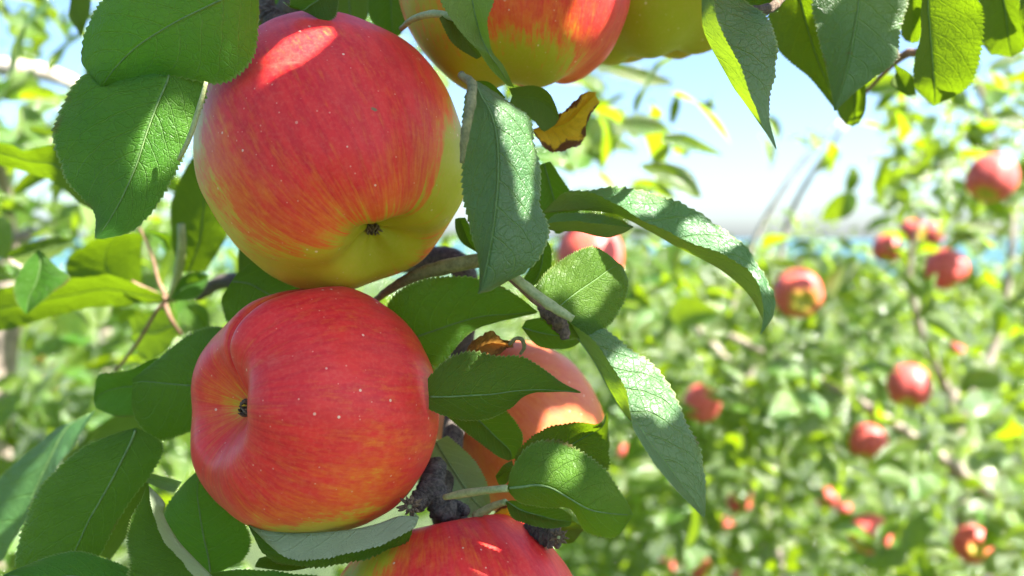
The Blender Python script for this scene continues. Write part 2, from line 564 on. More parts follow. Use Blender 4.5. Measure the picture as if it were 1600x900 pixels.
def make_apple(label, px, py, rpx, d, calyx, skin=None, group=None, stalk=True, zs=1.0, prof='plain', calyx_tuft=True, tuft=1.0, **k):
    R = rpx * d / FPX
    V, Fc, at, streak, az, axx, ayy, s = apple_geo(R, calyx, prof=prof, zs=zs, **k)
    c = P(px, py, d)
    root = empty('apple', c)
    tag(root, label, 'apple', group)
    me = mesh('apple_flesh', V, Fc, skin or SKIN, attr=at)
    a = me.attributes.new('streak', 'FLOAT_VECTOR', 'POINT')
    a.data.foreach_set('vector', np.asarray(streak, dtype=np.float32).ravel())
    b = bpy.data.objects.new('skin', me)
    b.parent = root
    col.objects.link(b)
    if calyx_tuft:
        zb = s[-1][1] * zs
        VV, FF = [], []
        for i in range(11):
            an = 2 * math.pi * i / 11 + random.uniform(-.2, .2)
            o = axx * math.cos(an) + ayy * math.sin(an)
            Rk, R = R, R * tuft
            zb = s[-1][1] * zs / tuft
            base = az * (zb * R) + o * (0.035 * R)
            tip = az * ((zb - random.uniform(.04, .09)) * R) + o * (random.uniform(-0.02, .07) * R)
            midp = az * ((zb - .04) * R) + o * (0.045 * R)
            v_, f_ = tube_geo([base, midp, tip], [0.013 * R, 0.010 * R, 0.003 * R], sides=5, n=6)
            R = Rk
            n0 = len(VV)
            VV += v_
            FF += [tuple(q + n0 for q in ff) for ff in f_]
        o = bpy.data.objects.new('calyx', mesh('calyx', VV, FF, SEPAL))
        o.parent = root
        col.objects.link(o)
    if stalk:
        zt = s[0][1] * zs
        p0 = az * (zt * R)
        p1 = az * ((zt + .30) * R) + axx * 0.05 * R
        p2 = az * ((zt + .62) * R) + axx * 0.14 * R + UPV * 0.06 * R
        v_, f_ = tube_geo([p0 - az * 0.03 * R, p1, p2], [0.030 * R, 0.027 * R, 0.042 * R], sides=8)
        o = bpy.data.objects.new('stalk', mesh('stalk', v_, f_, TWIG))
        o.parent = root
        col.objects.link(o)
    return root


FGROUP = 'ripe apples of the near cluster'
make_apple('largest red apple with a green yellow base, hanging above the apple with the deep hollow', 519, 237, 203, 0.272, (.46, -.78, .42), group=FGROUP,
           zs=1.035, seed=1, lobes=0.022, stalk=True,
           base=0.93, patches=[(.40, -.86, .36, .50, 1.2, .9), (-.1, -1.0, .2, .35, 1.0, .45), (-.95, .20, .34, .34, 1.05, .25), (-.62, -.72, .38, .60, .66, .12), (1.0, -.15, .15, .46, 1.3, .9), (.9, .5, .1, .22, .4, .8), (-.7, -.2, .6, .45, .18, .1)],
           russet=[(.445, .12, .87, .020)], nlat=110, nlon=150)
make_apple('red apple with a deep creased calyx hollow, touching the base of the largest apple', 499, 641, 191, 0.266, (-.70, .13, .70), group=FGROUP,
           zs=0.93, prof='basin', tuft=1.3, seed=4, lobes=0.018, base=0.90, stalk=False,
           groove=(1.62, 0.12, 0.12, 0.05), roll=0.0,
           patches=[(-.1, -.97, .25, .46, 1.25, .75), (.35, -.75, .6, .5, .40, .1), (.5, -.3, .8, .35, .2, .1), (-.80, .13, .62, .26, .62, .35), (.98, .1, .12, .30, .4, .2), (-.5, .8, .1, .3, .25, .6)],
           russet=[(-.50, .72, .48, .03)], nlat=110, nlon=150)
make_apple('striped red apple with a yellow green shoulder, rising from the bottom edge of the picture', 715, 1022, 216, 0.262, (.15, -.9, .3), group=FGROUP,
           seed=6, zs=1.0, stalk=False, patches=[(-.75, .55, .35, .36, 1.05, .85), (-.45, .85, .3, .22, .5, .8), (.0, .9, .5, .3, .2, .3)], nlat=90, nlon=120)
make_apple('sun-caught red apple with a green base, behind the drooping folded leaf', 803, -42, 184, 0.292, (.05, -.95, -.25), group=FGROUP,
           seed=9, zs=1.0, stalk=False, patches=[(-.05, -.98, .3, .68, 1.15, .9), (-.85, -.35, .4, .55, .8, .85), (.9, -.2, .3, .3, .2, .1)], nlat=90, nlon=120)
make_apple('plain yellow green apple, half hidden behind the sun-caught red apple', 1012, -68, 166, 0.330, (.1, -.95, -.2), group=FGROUP,
           seed=12, base=0.10, stalk=False, patches=[(.7, .4, .5, .3, -.25, .1), (0, -.9, .4, .8, .35, 1.0)], nlat=60, nlon=90)
make_apple('pale orange pink apple peeping out between the leaves of the cluster', 810, 665, 130, 0.335, (.4, -.6, -.5), SKIN_PINK, group=FGROUP,
           seed=15, base=0.8, stalk=False, patches=[(-.5, -.5, .6, .5, .45, .2)], nlat=60, nlon=90)

# ------------------------------------------------------------------ near leaves
def leaf(parent, rows, d, mat=None, top=True, tilt=0.0, edge=-3.0, name='leaf', label=None, teeth=36, amp=1.35, bulge=0.10, crink=1.0, mid=True, nu=170, midr=0.45, stalk=None, fold=None):
    """rows from base to tip: (margin, midrib, margin) as photo px, an optional third value is mm toward (-) / away (+)"""
    k = len(rows)
    arr = np.zeros((k, 9))
    for i, r in enumerate(rows):
        for j in range(3):
            p = r[j]
            dz = p[2] if len(p) > 2 else (edge if j != 1 else 0.0) * math.sin(math.pi * min(1, max(0, (i + 0.3) / (k - 0.4))))
            if fold and len(p) == 2:
                dz = fold[j] * math.sin(math.pi * min(1, max(0, (i + 0.3) / (k - 0.4))))
            dd = d + dz / 1000 + tilt / 1000 * (i / (k - 1) - 0.5)
            arr[i, j * 3:j * 3 + 3] = P(p[0], p[1], dd)
    f = crom(arr, 0) if k > 2 else crom(arr, 24)
    s = even(f, (f[:, 3:6] + 0.5 * f[:, 0:3] + 0.5 * f[:, 6:9]) / 2, nu)
    L, M, Rr = s[:, 0:3], s[:, 3:6], s[:, 6:9]
    nh = 8
    ln = np.linalg.norm(np.diff(M, axis=0), axis=1).sum()
    # decide which way the blade faces: the right half shows its top (or underside) to the viewer
    c = nu // 2
    du = Vector(M[min(c + 6, nu - 1)] - M[c - 6])
    dv = Vector(Rr[c] - M[c])
    n0 = du.cross(dv)
    facing = n0.dot(CAM - Vector(M[c])) > 0
    flip = facing != top
    sgn = -1.0 if flip else 1.0
    seed = Vector((random.uniform(0, 50), random.uniform(0, 50), 0))
    V, UV = [], []
    ncol = 2 * nh + 1
    for i in range(nu):
        u = i / (nu - 1)
        Mi = Vector(M[i])
        tdir = Vector(M[min(i + 2, nu - 1)] - M[max(i - 2, 0)])
        for jj in range(ncol):
            h = abs(jj - nh) / nh
            e = Vector(L[i] if jj < nh else Rr[i])
            acr = e - Mi
            wd = acr.length
            if h == 0 or wd < 1e-7:
                V.append(Mi)
                UV.append((u, 0.5))
                continue
            a = acr / wd
            nn = tdir.cross(a if jj > nh else -a)
            if nn.length < 1e-9:
                nn = Vector((0, 0, 1e-6))
            nn = nn.normalized() * sgn
            p = Mi + acr * h
            p += nn * (wd * bulge * 4 * h * (1 - h) * 0.5)
            fade = min(1, wd / 0.012)
            q = p * 75 + seed
            ph = 8 * (u - 0.30 * h ** 1.35) + (0.5 if jj > nh else 0)
            p += nn * crink * fade * (0.0011 * noise.noise(q) * h + 0.00055 * noise.noise(q * 3.1) * h + 0.00035 * math.cos(2 * math.pi * ph) * h * (1.2 - h))
            if h > 0.99:
                p += nn * 0.0009 * noise.noise(q * 2.2) * fade
            if jj in (0, ncol - 1):
                saw = (u * teeth) % 1.0
                irr = 0.7 + 0.6 * noise.noise(Vector((u * teeth * 0.7, jj, 3)) + seed)
                p += a * amp * 0.001 * (saw - 0.45) * irr * fade
            V.append(p)
            UV.append((u, 0.5 + 0.5 * h * (1 if jj > nh else -1)))
    Fc = []
    for i in range(nu - 1):
        for jj in range(ncol - 1):
            q = (i * ncol + jj, (i + 1) * ncol + jj, (i + 1) * ncol + jj + 1, i * ncol + jj + 1)
            Fc.append(q[::-1] if flip else q)
    org = Vector(M[c])
    o = bpy.data.objects.new(name, mesh(name, [Vector(v) - org for v in V], Fc, mat or GREEN, uv=UV))
    o.location = org
    col.objects.link(o)
    o.parent = parent
    o.matrix_parent_inverse = Matrix.Translation(-parent.location)
    if label:
        o['label'] = label
    if mid:
        n = 26
        idx = np.linspace(2, nu - 8, n).astype(int)
        pts = [Vector(M[i]) - org for i in idx]
        rr = [0.00072 * midr * (1 - 0.75 * t) for t in np.linspace(0, 1, n)]
        v_, f_ = tube_geo(pts, rr, sides=6, n=n * 2)
        b = bpy.data.objects.new('midrib', mesh('midrib', v_, f_, RIB))
        b.parent = o
        col.objects.link(b)
    if stalk:
        pts = [P(x, y, d + z / 1000) - org for x, y, z, r in stalk]
        v_, f_ = tube_geo(pts, [r * d / FPX for x, y, z, r in stalk], sides=8)
        b = bpy.data.objects.new('leaf_stalk', mesh('leaf_stalk', v_, f_, STALK))
        b.parent = o
        col.objects.link(b)
    return o


main = tag(empty('apple_branch', P(560, -120, 0.30)), 'leafy fruiting branch with dark spurs that carries the near apple cluster', 'branch', 'near apple branches')
left = tag(empty('apple_branch', P(300, 470, 0.42)), 'soft-focus leafy shoot with reddish twigs beside the two hanging apples', 'branch', 'near apple branches')
right = tag(empty('apple_branch', P(1380, -60, 0.30)), 'shoot of backlit leaves hanging from the top edge against the sky', 'branch', 'near apple branches')

# --- around the largest apple
leaf(main, [((402, -42), (402, -32), (404, -18)), ((335, -62), (370, -12), (404, 40)), ((270, -55), (320, 12), (392, 97)), ((205, -32), (270, 37), (345, 131)), ((160, 0), (215, 72), (265, 119)), ((134, 45), (180, 106), (207, 131)), ((127, 92), (164, 128), (174, 136)), ((150, 132), (157, 135), (160, 137))],
     0.232, VIVID, tilt=8, edge=4, stalk=[(402, -32, 4, 5), (425, -50, 10, 5), (470, -70, 30, 6)])
leaf(main, [((255, 92), (268, 95), (285, 98)), ((150, 108), (262, 125), (322, 135)), ((100, 155), (247, 160), (308, 185)), ((84, 215), (230, 205), (292, 232)), ((100, 275), (213, 258), (272, 275)), ((132, 313), (190, 310), (240, 328)), ((148, 335), (170, 345), (205, 362)), ((148, 372), (151, 373), (160, 374))],
     0.234, tilt=-6, edge=3)
# rolled pale margin stalk on that leaf
pxtube('leaf_stalk', [(322, 128, .226, 3), (312, 165, .227, 4), (296, 215, .228, 4), (279, 250, .230, 3)], STALK, main)
leaf(main, [((738, 126), (742, 127), (748, 128)), ((727, 150), (752, 150), (790, 154)), ((723, 185), (768, 180), (824, 178)), ((720, 230), (777, 222), (840, 225)), ((722, 290), (778, 275), (844, 285)), ((731, 340), (774, 325), (847, 325)), ((742, 385), (768, 370), (857, 362)), ((749, 420), (760, 415), (836, 412)), ((750, 445), (753, 447), (775, 449)), ((746, 459), (747, 459), (749, 459))],
     0.224, WAXY, tilt=-6, fold=(3, -2, 12), midr=.3)
pxtube('leaf_stalk', [(722, 118, .236, 7), (738, 135, .226, 8), (733, 175, .221, 8), (726, 215, .2205, 7), (722, 255, .2215, 4)], TWIG, main, bump=.35, freq=500, n=30)
leaf(main, [((795, 138), (800, 150), (795, 165)), ((835, 134), (840, 155), (830, 185)), ((860, 148), (862, 168), (850, 203)), ((873, 180), (873, 185), (868, 195))], 0.262, OLIVE, top=False, mid=False)
leaf(main, [((742, 126), (744, 135), (745, 148)), ((766, 129), (766, 142), (766, 152)), ((790, 152), (790, 153), (788, 155))], 0.238, teeth=14, mid=False)
leaf(main, [((832, 202), (833, 203), (833, 206)), ((852, 194), (858, 200, 4), (850, 226)), ((873, 183), (880, 195, 5), (872, 243)), ((896, 164), (896, 185, 5), (905, 222)), ((918, 147), (912, 165, 4), (922, 186)), ((931, 143), (931, 150), (937, 160))],
     0.276, YELLOW, name='leaf', label='yellowed curled leaf with brown edges', teeth=22, amp=1.0, mid=False, crink=3.2)
# --- top centre, between the fruit
leaf(main, [((520, -28), (525, -20), (530, -12)), ((478, -26), (505, -5), (528, 8)), ((455, -5), (485, 8), (522, 28)), ((452, 10), (470, 16), (500, 31)), ((440, 2), (443, 3), (448, 5))], 0.252, teeth=24)
leaf(main, [((610, -40), (600, -40), (590, -40)), ((640, -10), (610, -5), (575, -5)), ((645, 25), (612, 30), (580, 30)), ((625, 55), (614, 60), (600, 55))], 0.315, teeth=24)
leaf(main, [((560, -40), (545, -40), (525, -40)), ((578, -5), (545, -5), (505, -5)), ((575, 25), (548, 30), (520, 28)), ((556, 48), (550, 50), (545, 48))], 0.325, OLIVE, top=False, teeth=24)
leaf(main, [((420, -40), (440, -45), (470, -45)), ((400, 0), (440, 0), (490, -10)), ((410, 40), (450, 40), (500, 30)), ((440, 75), (455, 75), (470, 70))], 0.345, teeth=24)
leaf(main, [((405, 30), (408, 36), (410, 40)), ((396, 55), (408, 60), (420, 62)), ((400, 88), (409, 88), (416, 86)), ((408, 104), (410, 105), (412, 104))], 0.285, OLIVE, teeth=14, mid=False)
leaf(main, [((672, -44), (735, -44), (776, -44)), ((688, 0), (738, 0), (772, 0)), ((706, 30), (744, 30), (762, 30)), ((726, 58), (752, 58), (764, 56)), ((748, 80), (765, 85, -3), (770, 82)), ((767, 108), (781, 107, -2), (787, 103)), ((793, 134), (798, 135), (803, 136))],
     0.232, VIVID, top=False, teeth=30, midr=.3, tilt=14)
leaf(main, [((686, 28), (694, 22), (706, 18)), ((697, 50), (712, 38), (732, 30)), ((713, 72), (727, 62), (745, 56)), ((744, 92), (748, 91), (752, 88))], 0.240, OLIVE, top=False, teeth=18, mid=False)
pxtube('leaf_stalk', [(627, 45, .262, 4), (645, 30, .252, 5), (675, 22, .244, 6), (705, 26, .239, 6), (728, 42, .236, 6), (745, 72, .234, 4)], STALK, main, bump=.15, freq=500)
# --- centre column, behind and between the apples
leaf(main, [((600, 500), (615, 540), (640, 570)), ((612, 466), (640, 530), (665, 590)), ((644, 443), (675, 518), (690, 573)), ((690, 432), (716, 504), (713, 542)), ((745, 434), (757, 494), (737, 519)), ((800, 456), (800, 491), (775, 503)), ((839, 486), (840, 487), (837, 490))], 0.272, tilt=-12)
leaf(main, [((668, 590), (670, 620), (670, 640)), ((700, 560), (700, 620), (700, 652)), ((735, 548), (735, 618), (735, 658)), ((776, 556), (770, 616), (766, 653)), ((816, 557), (805, 611), (796, 639)), ((850, 577), (845, 609), (826, 615)), ((882, 600), (882, 611), (870, 611)), ((907, 612), (908, 613), (905, 614))], 0.246, tilt=-8, edge=4)
leaf(main, [((720, 628), (708, 640), (698, 650)), ((772, 632), (745, 655), (722, 671)), ((803, 655), (775, 683), (750, 693)), ((817, 685), (796, 703), (778, 713)), ((806, 716), (800, 718), (794, 720))], 0.262, teeth=30)
leaf(main, [((700, 680), (680, 690), (655, 700)), ((735, 712), (705, 730), (655, 760)), ((760, 755), (735, 775), (690, 800)), ((768, 800), (762, 805), (750, 810))], 0.284, top=False, teeth=30)
leaf(main, [((372, 425), (362, 440), (346, 465)), ((410, 402), (388, 443), (345, 479)), ((450, 408), (415, 457), (360, 510)), ((485, 425), (440, 472), (400, 532)), ((515, 445), (472, 492), (440, 545)), ((530, 500), (520, 510), (500, 520))], 0.290, edge=3)
leaf(main, [((373, 385), (382, 380), (400, 380)), ((372, 415), (400, 410), (440, 400)), ((376, 445), (405, 440), (440, 430)), ((395, 465), (400, 466), (406, 464))], 0.330, OLIVE, teeth=20)
leaf(main, [((711, 342), (718, 340), (727, 340)), ((712, 360), (725, 358), (738, 358)), ((722, 380), (733, 378), (746, 375)), ((742, 393), (744, 393), (747, 392))], 0.262, teeth=16, mid=False)
leaf(main, [((842, 258), (850, 255), (860, 252)), ((842, 300), (862, 298), (885, 290)), ((846, 335), (872, 335), (905, 325)), ((868, 365), (875, 365), (885, 360))], 0.285, teeth=22)
leaf(main, [((850, 365), (845, 372), (838, 380)), ((862, 395), (848, 405), (832, 412)), ((856, 428), (838, 436), (818, 436)), ((826, 452), (820, 450), (814, 448))], 0.262, teeth=20)
# --- long folded leaves at the right
leaf(main, [((849, 331), (849, 333), (851, 331)), ((868, 312), (876, 331), (872, 312)), ((884, 301), (890, 330), (890, 299)), ((917, 301), (917, 329), (917, 298)), ((945, 311), (947, 332), (945, 291)), ((973, 325), (980, 343), (978, 291)), ((1000, 341), (1016, 362), (1014, 299)), ((1042, 361), (1058, 386), (1045, 309)), ((1084, 381), (1100, 407), (1086, 329)), ((1126, 397), (1128, 423), (1128, 356)), ((1159, 414), (1155, 445), (1159, 381)), ((1178, 433), (1175, 468), (1180, 408)), ((1190, 461), (1188, 492), (1198, 438)), ((1194, 486), (1191, 503), (1211, 465)), ((1192, 508), (1190, 512), (1208, 494)), ((1188, 521), (1188, 522), (1190, 522))],
     0.264, WAXY, top=True, fold=(-9, 0, 7), bulge=.06, tilt=-14, midr=.3, label='long folded leaf arching out against the sky', mid=False)
leaf(main, [((850, 352), (850, 356), (852, 348)), ((868, 347), (868, 361), (870, 334)), ((900, 346), (903, 362), (905, 331)), ((930, 349), (932, 369), (935, 333)), ((960, 353), (952, 371), (962, 341)), ((978, 355), (975, 364), (980, 349)), ((990, 354), (990, 355), (990, 354))], 0.262, WAXY, fold=(-7, 0, 7), bulge=.05, teeth=26, mid=False)
leaf(main, [((832, 452), (845, 500), (880, 532)), ((860, 420), (872, 480), (915, 527)), ((890, 398), (900, 458), (952, 509)), ((924, 385), (932, 436), (974, 475)), ((948, 396), (954, 420), (982, 440)), ((968, 412), (970, 413), (974, 418))], 0.246, VIVID, tilt=16, fold=(2, 0, 2), midr=.3)
leaf(main, [((812, 508), (815, 512), (822, 500)), ((838, 538), (845, 520), (862, 495)), ((866, 545), (876, 525), (890, 500)), ((894, 543), (902, 526), (908, 510)), ((912, 530), (914, 527), (915, 522))], 0.264, teeth=26)
leaf(main, [((881, 498), (881, 499), (884, 496)), ((893, 505), (890, 512), (912, 497)), ((925, 530), (912, 541), (942, 512)), ((945, 556), (932, 571), (968, 532)), ((965, 585), (950, 606), (1000, 553)), ((978, 615), (967, 634), (1022, 572)), ((985, 643), (983, 655), (1046, 600)), ((990, 668), (996, 664), (1060, 628)), ((1003, 696), (1014, 691), (1072, 657)), ((1020, 722), (1036, 719), (1086, 683)), ((1045, 752), (1057, 748), (1097, 717)), ((1075, 785), (1082, 780), (1103, 753)), ((1098, 808), (1100, 809), (1102, 804))],
     0.238, WAXY, fold=(-6, 0, 9), bulge=.05, tilt=-10, midr=.3, label='long twisted leaf hanging down in the sun')
# --- lower right leaves
leaf(main, [((793, 760), (793, 763), (794, 768)), ((802, 728), (815, 761), (812, 785)), ((830, 694), (838, 758), (838, 790)), ((872, 687), (862, 763), (868, 794)), ((907, 704), (890, 779), (892, 800)), ((942, 730), (921, 796), (910, 829)), ((967, 766), (951, 802), (938, 840)), ((981, 787), (973, 804), (963, 840)), ((989, 803), (989, 805), (986, 809))], 0.226, VIVID, tilt=-4, edge=5, midr=.55,
     stalk=[(793, 763, 2, 6), (760, 766, 6, 6), (725, 771, 14, 7), (695, 777, 20, 5)])
leaf(main, [((800, 742), (815, 752), (830, 760)), ((811, 705), (850, 725, 4), (890, 750)), ((845, 672), (885, 700, 6), (946, 736)), ((892, 660), (915, 682, 5), (953, 702)), ((935, 661), (940, 668), (951, 675)), ((947, 645), (948, 644), (949, 646))], 0.236, OLIVE, top=False, tilt=-4)
leaf(main, [((790, 784), (792, 783), (798, 782)), ((799, 807), (815, 797), (830, 785)), ((818, 818), (845, 806), (860, 788)), ((855, 826), (868, 812), (880, 796)), ((890, 822), (893, 815), (893, 806))], 0.252, teeth=26, stalk=[(790, 784, 0, 5), (768, 792, 4, 6), (742, 806, 8, 7)])
leaf(main, [((800, 718), (803, 730), (800, 745)), ((786, 726), (788, 740), (790, 756)), ((774, 744), (776, 750), (780, 758))], 0.262, teeth=12, mid=False)
leaf(main, [((768, 806), (772, 812), (790, 822)), ((785, 790), (792, 802), (806, 815)), ((802, 792), (804, 800), (812, 808))], 0.268, YELLOW, teeth=10, mid=False, label='small yellowed leaf tucked behind the spur')
leaf(main, [((874, 826), (878, 832), (880, 850)), ((892, 815), (896, 826), (896, 846)), ((912, 824), (912, 828), (908, 832))], 0.262, OLIVE, top=False, teeth=12, mid=False)
leaf(main, [((648, 800), (655, 808), (650, 822)), ((638, 845), (625, 806), (640, 829)), ((600, 862), (590, 818), (600, 849)), ((560, 875), (555, 826), (560, 860)), ((510, 885), (510, 831), (515, 873)), ((465, 884), (460, 833), (475, 878)), ((432, 880), (420, 829), (450, 872)), ((410, 862), (402, 825), (425, 856)), ((396, 840), (393, 821), (402, 834)), ((387, 818), (387, 817), (388, 819))],
     0.244, top=False, fold=(7, 0, -7), bulge=.04, label='folded leaf showing its pale underside below the second apple', mid=False)
leaf(main, [((405, 872), (400, 880), (398, 886)), ((425, 868), (425, 880), (425, 890)), ((460, 874), (460, 884), (458, 892)), ((490, 876), (495, 880), (490, 886))], 0.262, OLIVE, teeth=14, mid=False)
leaf(main, [((320, 896), (325, 900), (330, 906)), ((370, 890), (380, 915), (390, 940)), ((440, 893), (450, 925), (460, 950)), ((500, 900), (510, 920), (515, 930)), ((540, 908), (542, 910), (544, 914))], 0.246, teeth=30)
# --- lower left leaves
leaf(main, [((384, 540), (384, 605), (384, 645)), ((345, 511), (345, 605), (347, 656)), ((305, 516), (305, 603), (308, 670)), ((268, 544), (268, 600), (277, 683)), ((240, 566), (240, 597), (250, 688)), ((219, 583), (222, 596), (223, 670)), ((207, 592), (207, 598), (206, 640))], 0.282, edge=3, midr=.6)
leaf(main, [((262, 561), (266, 568), (264, 580)), ((236, 561), (235, 600), (228, 640)), ((200, 579), (190, 605), (190, 652)), ((156, 585), (158, 615), (165, 645)), ((147, 612), (147, 630), (150, 638))], 0.300, teeth=26)
leaf(main, [((206, 670), (213, 668), (222, 672)), ((178, 678), (205, 690), (252, 690)), ((128, 700), (190, 720), (254, 708)), ((90, 732), (172, 755), (236, 742)), ((62, 763), (155, 785), (205, 782)), ((42, 800), (138, 815), (180, 823)), ((30, 842), (122, 850), (160, 862)), ((24, 890), (105, 885), (140, 895)), ((60, 935), (92, 925), (115, 925))], 0.268, edge=3, midr=.6)
leaf(main, [((236, 742), (234, 748), (232, 756)), ((205, 772), (212, 790), (220, 800)), ((172, 815), (185, 830), (200, 835)), ((150, 865), (160, 870), (172, 876))], 0.300, OLIVE, top=False, teeth=20, mid=False, tilt=25)
leaf(main, [((215, 895), (212, 915), (205, 930)), ((190, 882), (185, 912), (180, 945)), ((148, 867), (145, 905), (140, 950)), ((115, 861), (110, 900), (105, 950)), ((70, 871), (65, 905), (60, 940)), ((30, 887), (28, 900), (25, 915)), ((6, 898), (5, 899), (4, 901))], 0.250, edge=3)
leaf(main, [((192, 925, 0), (340, 908, 2), (313, 918, -7)), ((203, 880, 0), (302, 870, 2), (290, 883, -7)), ((197, 845, 0), (277, 842, 2), (259, 850, -7)), ((205, 808, 0), (256, 804, 2), (241, 806, -6)), ((219, 784, 0), (257, 785, 1), (236, 785, -4)), ((229, 759), (231, 757), (233, 760))],
     0.240, top=False, bulge=.04, label='folded leaf with one dark half and a pale turned-over half', mid=False)
leaf(main, [((320, 897), (329, 896), (340, 896)), ((282, 865), (325, 868), (380, 874)), ((259, 828), (318, 838), (392, 844)), ((257, 795), (311, 795), (376, 806)), ((284, 758), (308, 765), (345, 771)), ((311, 733), (314, 732), (318, 734))], 0.270, edge=3)
leaf(main, [((202, 739), (203, 740), (204, 741)), ((225, 737), (228, 745), (229, 754)), ((256, 744), (252, 753), (250, 763)), ((284, 753), (278, 762), (272, 769))], 0.285, top=False, teeth=14, mid=False)

# woody parts of the main branch
pxtube('branch', [(560, -160, .34, 22), (470, -20, .34, 22), (430, 120, .36, 22), (460, 300, .37, 20), (620, 400, .345, 20), (720, 415, .32, 19), (720, 560, .33, 18), (706, 700, .30, 17), (690, 770, .282, 17), (700, 840, .30, 16), (760, 960, .31, 16)], BARK, main, sides=14, n=90, bump=.25, freq=160)
pxtube('branch', [(460, 300, .37, 14), (400, 425, .40, 13), (345, 440, .415, 11), (310, 462, .43, 9)], BARK, main, bump=.2, freq=160, n=24)
pxtube('twig', [(588, 468, .292, 5), (612, 450, .285, 7), (650, 430, .278, 10), (700, 416, .272, 12), (760, 405, .268, 11)], TWIG, main, bump=.15, freq=300)
pxtube('twig', [(795, 425, .238, 7), (815, 442, .236, 8), (840, 462, .234, 8), (868, 482, .231, 8), (895, 499, .230, 6)], STALK, main, bump=.2, freq=500, n=24)
pxtube('twig', [(796, 436, .240, 3), (815, 452, .238, 4), (833, 470, .238, 3), (851, 484, .238, 4)], RED_TWIG, main, bump=.4, freq=500)
pxtube('twig', [(840, 480, .238, 2), (855, 492, .237, 9), (872, 500, .237, 13), (880, 516, .237, 9), (884, 530, .237, 7)], HAIRY, main, bump=.8, freq=700, n=26, sides=12)


def spur(pts, bump=.28):
    o = pxtube('fruit_spur', pts, BARK, main, sides=18, n=70, bump=bump, freq=520, rings=.16)
    return o


spur([(678, 745, .270, 13), (668, 764, .264, 15), (657, 780, .260, 15), (646, 791, .256, 12)])
spur([(682, 726, .274, 15), (676, 760, .266, 19), (688, 788, .264, 21), (702, 806, .266, 19), (716, 830, .28, 20)])
spur([(705, 790, .270, 10), (722, 796, .266, 9), (730, 800, .264, 6)])
spur([(800, 842, .275, 14), (835, 832, .262, 16), (862, 838, .258, 17), (878, 845, .257, 13)])
spur([(412, -10, .30, 12), (420, 25, .30, 16), (440, 45, .30, 22), (470, 55, .31, 20)])


def bud(px, py, d, r):
    """dried, star-like bud scar: a ring of short bracts round a pale heart"""
    c = P(px, py, d)
    k = r * d / FPX
    VV, FF = [], []
    for ring, n, out, up in ((0, 12, 1.0, .3), (1, 8, .55, .7)):
        for i in range(n):
            an = 2 * math.pi * i / n + ring + random.uniform(-.2, .2)
            o = RGT * math.cos(an) + UPV * math.sin(an)
            ln = random.uniform(.75, 1.2)
            v_, f_ = tube_geo([c + o * k * .2, c + o * k * out * .7 * ln - FWD * k * up * .8, c + o * k * out * ln - FWD * k * up * .5], [k * .16, k * .15, k * .03], sides=5, n=6)
            n0 = len(VV)
            VV += v_
            FF += [tuple(q + n0 for q in ff) for ff in f_]
    b = link('bud', mesh('bud', VV, FF, SEPAL), main)
    v_, f_ = tube_geo([c - FWD * k * .2, c - FWD * k * .45, c - FWD * k * .55], [k * .2, k * .22, k * .05], sides=8)
    h = bpy.data.objects.new('bud_heart', mesh('bud_heart', [v for v in v_], f_, STALK))
    h.parent = b
    h.matrix_parent_inverse = b.matrix_parent_inverse.copy() if False else Matrix()
    col.objects.link(h)
    return b


bud(641, 790, .250, 19)
bud(873, 838, .249, 14)
bud(398, 14, .288, 12)
# dried brown leaf curled between two green ones
leaf(main, [((728, 552), (730, 553), (732, 556)), ((742, 534), (746, 545, 5), (755, 556)), ((765, 521), (768, 536, 6), (775, 556)), ((790, 524), (790, 538, 5), (792, 552)), ((806, 530), (802, 536, 3), (804, 545))], 0.258, BROWN, teeth=12, amp=1.3, crink=3.0, mid=False, label='dried brown leaf curled up between two green leaves')
pxtube('leaf_stalk', [(796, 538, .256, 3), (806, 529, .254, 3), (816, 531, .253, 3.5), (819, 543, .253, 3), (813, 553, .254, 2.5)], TWIG, main)

# --- shoot of soft leaves at the left
DL = 0.43
leaf(left, [((165, 300), (170, 312), (172, 330)), ((118, 258), (125, 290), (135, 324)), ((85, 227), (85, 258), (90, 289)), ((42, 233), (45, 252), (45, 270)), ((0, 222), (0, 240), (0, 259)), ((-50, 225), (-55, 235), (-60, 245))], 0.36, OLIVE, top=False, teeth=30, fold=(-8, 0, 10))
leaf(left, [((283, 425), (294, 426), (322, 424)), ((270, 385), (312, 378), (354, 368)), ((267, 322), (318, 325), (362, 312)), ((284, 275), (324, 275), (360, 262)), ((305, 238), (325, 235), (345, 232))], 0.39, OLIVE, top=False, midr=.5, tilt=-34)
leaf(left, [((222, 455), (205, 460), (180, 462)), ((221, 420), (170, 425), (112, 440)), ((222, 385), (165, 395), (106, 402)), ((218, 366), (180, 372), (138, 380)), ((165, 362), (160, 366), (152, 370))], 0.45, OLIVE, top=False, tilt=-30)
leaf(left, [((60, 390), (62, 391), (66, 394)), ((38, 412), (62, 420), (92, 420)), ((22, 445), (55, 445), (106, 437)), ((25, 470), (45, 465), (72, 466)), ((40, 490), (42, 491), (46, 488))], 0.37, GREEN, teeth=24)
leaf(left, [((252, 460), (256, 467), (248, 474)), ((215, 444), (210, 460), (205, 476)), ((172, 430), (165, 452), (155, 480)), ((128, 434), (115, 460), (108, 488)), ((60, 440), (55, 472), (60, 502)), ((0, 452), (-5, 485), (0, 517)), ((-60, 490), (-65, 505), (-62, 520))], 0.42, OLIVE, top=False, fold=(-14, 0, 14))
leaf(left, [((110, 385), (112, 378), (115, 372)), ((70, 410), (75, 390), (80, 372)), ((40, 415), (35, 398), (30, 385)), ((15, 402), (12, 400), (10, 398))], 0.47, OLIVE, top=False, teeth=20)
